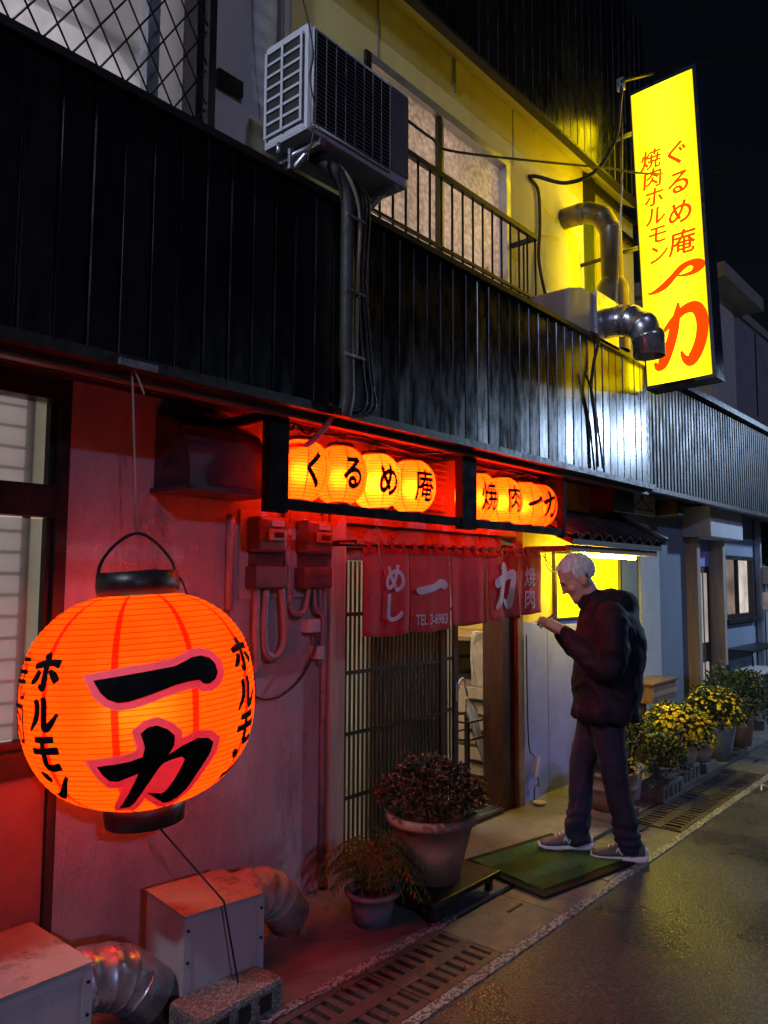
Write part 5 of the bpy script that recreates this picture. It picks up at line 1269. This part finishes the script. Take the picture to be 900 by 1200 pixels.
# jacket
bm = bmesh.new()
rings_loft(bm, [(.80, -.045, .19, .228), (.86, -.045, .187, .228), (.95, -.055, .192, .226), (1.08, -.065, .195, .23), (1.2, -.08, .198, .238), (1.32, -.085, .185, .24), (1.40, -.07, .15, .22), (1.455, -.03, .10, .15), (1.50, .01, .08, .095)])
chain(bm, [(-.06, .19, 1.385, .088), (-.06, .245, 1.25, .08), (-.03, .262, 1.10, .074), (.08, .20, 1.165, .066), (.165, .135, 1.265, .052), (.185, .118, 1.285, .046)])
chain(bm, [(-.06, -.19, 1.385, .088), (-.06, -.245, 1.25, .08), (-.02, -.255, 1.10, .074), (.10, -.16, 1.18, .066), (.185, -.07, 1.27, .05)])
# hood lying on the back, collar
for a, b, z, r in ((-.15, 0, 1.46, (.085, .14, .075)), (-.09, .085, 1.495, (.10, .055, .055)), (-.09, -.085, 1.495, (.10, .055, .055)), (-.185, 0, 1.39, (.06, .12, .09)), (-.02, .09, 1.49, (.07, .04, .05))):
    t = bmesh.new(); bmesh.ops.create_uvsphere(t, u_segments=16, v_segments=10, radius=1)
    Mr = Matrix.Translation(W_(a, b, z)) @ Matrix(((PF.x, PL.x, 0, 0), (PF.y, PL.y, 0, 0), (0, 0, 1, 0), (0, 0, 0, 1))) @ Matrix.Diagonal((*r, 1)); merge(bm, t, Mr)
chain(bm, [(.075, .03, 1.455, .035), (.01, .085, 1.49, .036), (-.06, .08, 1.51, .036)]); chain(bm, [(.075, -.03, 1.455, .035), (.01, -.085, 1.49, .036), (-.06, -.08, 1.51, .036)])
def jfold(c):
    q = c-PX; s = noise.noise(Vector((q.x*5, q.y*5, q.z*7)))
    f = .008*s+.004*noise.noise(q*12)+.0025*math.sin(q.z*26+q.x*14+6*noise.noise(q*4))
    r_ = 1-abs(noise.noise(Vector((q.x*6+q.z*3, q.y*6, q.z*5+4))))*2.2
    f += .011*max(0, r_)**4
    if q.z < .9: f += .008*math.sin(math.atan2(q.y, q.x)*11)*(.9-q.z)/.08
    return f
JK = O('jacket', solid_from(bm, .012, 4, jfold), JACKET, MAN, recalc=False)
bm = bmesh.new(); tube(bm, [W_(.135, .0, .86), W_(.128, 0, 1.1), W_(.11, 0, 1.3), W_(.09, 0, 1.42)], .006, 6); O('zip', bm, BLACKM, JK)
# body: head, neck, forearms and hands in one skin
HM = Matrix.Translation(W_(.105, 0, 1.612)) @ Matrix(((PF.x, PL.x, 0, 0), (PF.y, PL.y, 0, 0), (0, 0, 1, 0), (0, 0, 0, 1))) @ Matrix.Rotation(R(33), 4, 'Y') @ Matrix.Scale(1.12, 4)
def hb(bm, c, r, rot=None):
    t = bmesh.new(); bmesh.ops.create_uvsphere(t, u_segments=20, v_segments=14, radius=1)
    merge(bm, t, HM @ Matrix.Translation(Vector(c)) @ (rot or Matrix.Identity(4)) @ Matrix.Diagonal((r if isinstance(r, tuple) else (r, r, r)) + (1,)))
bm = bmesh.new()
hb(bm, (-.012, 0, .035), (.098, .077, .085)); hb(bm, (.015, 0, -.02), (.078, .066, .095)); hb(bm, (.045, 0, -.085), (.045, .046, .038)); hb(bm, (.02, 0, -.075), (.055, .056, .045))
hb(bm, (.078, 0, .022), (.018, .05, .012)); hb(bm, (.092, 0, -.008), (.013, .011, .026), Matrix.Rotation(R(-18), 4, 'Y')); hb(bm, (.1, 0, -.03), (.016, .014, .012))
hb(bm, (.078, 0, -.066), (.012, .024, .007)); hb(bm, (.077, 0, -.079), (.013, .022, .007)); hb(bm, (.072, 0, -.105), (.02, .022, .018))
for s_ in (1, -1):
    hb(bm, (.055, s_*.04, -.03), (.025, .022, .022)); hb(bm, (-.012, s_*.076, -.015), (.024, .009, .034), Matrix.Rotation(R(s_*-14), 4, 'Z')); hb(bm, (-.006, s_*.074, -.042), (.013, .008, .014))
chain(bm, [(.065, 0, 1.57, .06), (.03, 0, 1.50, .062), (.0, 0, 1.42, .07)])
rings_loft(bm, [(1.0, -.04, .09, .13), (1.2, -.05, .1, .15), (1.36, -.05, .09, .16), (1.43, -.03, .07, .10)])
for s_ in (1, -1):
    chain(bm, [(-.06, s_*.17, 1.36, .05), (-.03, s_*.245, 1.11, .042), (.08, s_*.19, 1.17, .038), (.185, s_*(.112 if s_ > 0 else .07), 1.28, .028)])
def hand(bm, w, s_, hold):
    a, b, z = w
    chain(bm, [(a-.01, b, z-.005, .026), (a+.03, b-s_*.006, z+.02, .030), (a+.065, b-s_*.012, z+.038, .026)], 10)
    for k, (ln, off) in enumerate(((.062, .020), (.070, .007), (.064, -.007), (.050, -.020))):
        p0 = (a+.07, b+off*.5-s_*.012, z+.04+off); 
        chain(bm, [(*p0, .0095), (p0[0]+ln*.5, p0[1]-s_*.012, p0[2]+.014, .009), (p0[0]+ln*.85, p0[1]-s_*.034, p0[2]+.012, .0085), (p0[0]+ln*.8, p0[1]-s_*.05, p0[2]+.004, .0075)], 8)
    chain(bm, [(a+.025, b-s_*.022, z+.035, .013), (a+.05, b-s_*.04, z+.058, .0105), (a+.085, b-s_*.05, z+.07, .009)], 8)
hand(bm, (.205, .10, 1.30), 1, True); hand(bm, (.205, -.06, 1.285), -1, False)
body = solid_from(bm, .0062, 3)
O('body', body, SKIN, MAN, recalc=False)
# hair: a close-cropped cap over the back and crown
bm = bmesh.new(); t = bmesh.new(); bmesh.ops.create_uvsphere(t, u_segments=48, v_segments=32, radius=1)
for f in list(t.faces):
    c = f.calc_center_median()
    if (c.x > .62 and c.z < .55) or (c.z < -.35 and c.x > -.3) or c.z < -.75 or (c.x > .28 and c.z < .15): t.faces.remove(f)
for v in t.verts:
    q = v.co.copy(); v.co = Vector((q.x*.105-.013, q.y*.084, q.z*.093+.033)); v.co += q*.004*noise.noise(q*14)+q*.003*noise.noise(q*35)
loose = [v for v in t.verts if not v.link_faces]
bmesh.ops.delete(t, geom=loose, context='VERTS')
for f in t.faces: f.smooth = True
rh = random.Random(3); fc = [f for f in t.faces]
st_ = []
for f in fc:
    c = f.calc_center_median(); n_ = Vector((c.x+.013, c.y, c.z-.033)).normalized()
    for _ in range(3):
        d = (Vector((-.8, 0, -.55))-n_*n_.dot(Vector((-.8, 0, -.55)))+Vector((rh.uniform(-.5, .5), rh.uniform(-.5, .5), rh.uniform(-.4, .4)))).normalized()+n_*rh.uniform(.15, .5)
        o_ = c+Vector((rh.uniform(-.006, .006), rh.uniform(-.006, .006), rh.uniform(-.006, .006))); s2 = d.cross(n_).normalized()*.0011
        st_.append((o_-s2, o_+s2, o_+d.normalized()*rh.uniform(.010, .019)))
for a, b, c in st_: t.faces.new([t.verts.new(a), t.verts.new(b), t.verts.new(c)])
merge(bm, t, HM); O('hair', bm, HAIR, MAN, recalc=False)
bm = bmesh.new()
for s_ in (1, -1): hb(bm, (.086, s_*.032, .022), (.008, .017, .005))
O('eyebrows', bm, HAIR, MAN)
bm = bmesh.new()
for s_ in (1, -1): hb(bm, (.075, s_*.031, .002), (.011, .013, .008))
O('eyes', bm, mat('eye', (.2, .17, .16), .2), MAN)
# trainers
def shoe(a, b, yaw):
    Ms = Matrix.Translation(W_(a, b, .026 if a > 0 else .004)) @ Matrix(((PF.x, PL.x, 0, 0), (PF.y, PL.y, 0, 0), (0, 0, 1, 0), (0, 0, 0, 1))) @ Matrix.Rotation(R(yaw), 4, 'Z') @ Matrix.Scale(1.12, 4)
    def sec(x, w, z0, z1, n=14, sq=2.6, pinch=1.0):
        out = []
        for k in range(n):
            t = 2*math.pi*k/n; c, s = math.cos(t), math.sin(t)
            out.append(Ms @ Vector((x, w*math.copysign(abs(c)**(2/sq), c)*(pinch if s > .3 else 1), (z0+z1)/2+(z1-z0)/2*math.copysign(abs(s)**(2/sq), s))))
        return out
    def loft(rows, m, name, par):
        bm = bmesh.new(); RR = [[bm.verts.new(p) for p in r_] for r_ in rows]; n = len(RR[0])
        for i in range(len(RR)-1):
            for k in range(n):
                f = bm.faces.new((RR[i][k], RR[i][(k+1) % n], RR[i+1][(k+1) % n], RR[i+1][k])); f.smooth = True
        bm.faces.new(RR[0][::-1]); bm.faces.new(RR[-1]); return O(name, bm, m, par)
    sh = loft([sec(-.088, .026, .03, .085), sec(-.075, .034, .028, .10), (sec(-.04, .038, .026, .105)), sec(0, .039, .024, .10, pinch=.8), sec(.05, .042, .022, .082, pinch=.75), sec(.10, .046, .02, .062, pinch=.8), sec(.145, .043, .02, .05), sec(.172, .03, .022, .042)], SHOE_UP, 'shoe', MAN)
    loft([sec(-.100, .026, .008, .04), sec(-.088, .037, .0, .042), sec(-.04, .040, .0, .036), sec(.02, .038, .003, .03), sec(.09, .048, .0, .028), sec(.15, .045, .003, .03), sec(.183, .028, .012, .034)], SHOE_SOLE, 'sole', sh)
    for s_ in (1, -1):
        bm = bmesh.new()
        for x0, z0, x1, z1 in ((-.01, .034, .012, .08), (.012, .08, .028, .038), (.028, .038, .045, .072), (.045, .072, .06, .036)):
            tube(bm, [Ms @ Vector((x0, s_*.041, z0)), Ms @ Vector((x1, s_*.036, z1))], .0045, 5)
        O('side_stripe', bm, SHOE_SOLE, sh)
    bm = bmesh.new()
    for k in range(4): tube(bm, [Ms @ Vector((.03+k*.02, -.018, .092-k*.008)), Ms @ Vector((.03+k*.02, .018, .092-k*.008))], .003, 5)
    O('laces', bm, SHOE_SOLE, sh)
    bm = bmesh.new(); cb_ = sec(-.099, .022, .035, .07); 
    bm2 = [bm.verts.new(p) for p in cb_]; cb2 = [bm.verts.new(p) for p in sec(-.085, .034, .035, .085)]
    for k in range(14): bm.faces.new((bm2[k], bm2[(k+1) % 14], cb2[(k+1) % 14], cb2[k]))
    bm.faces.new(bm2); O('heel_tab', bm, SHOE_SOLE, sh)
shoe(-.145, .045, -8); shoe(.145, -.045, 3)
PH = E('phone', W_(.27, .02, 1.36), 'dark phone held up in the hands of the white-haired person', 'phone')
Mp = Matrix.Translation(W_(.285, .03, 1.365)) @ Matrix(((PF.x, PL.x, 0, 0), (PF.y, PL.y, 0, 0), (0, 0, 1, 0), (0, 0, 0, 1))) @ Matrix.Rotation(R(-58), 4, 'Y')
bm = bmesh.new(); cbox(bm, -.004, .004, -.036, .036, -.07, .07, c=.003, M=Mp); O('case', bm, BLACKM, PH)
bm = bmesh.new(); box(bm, -.0046, -.0041, -.033, .033, -.066, .066, Mp); O('screen', bm, emit('phone_screen', (.8, .85, 1), .6), PH)
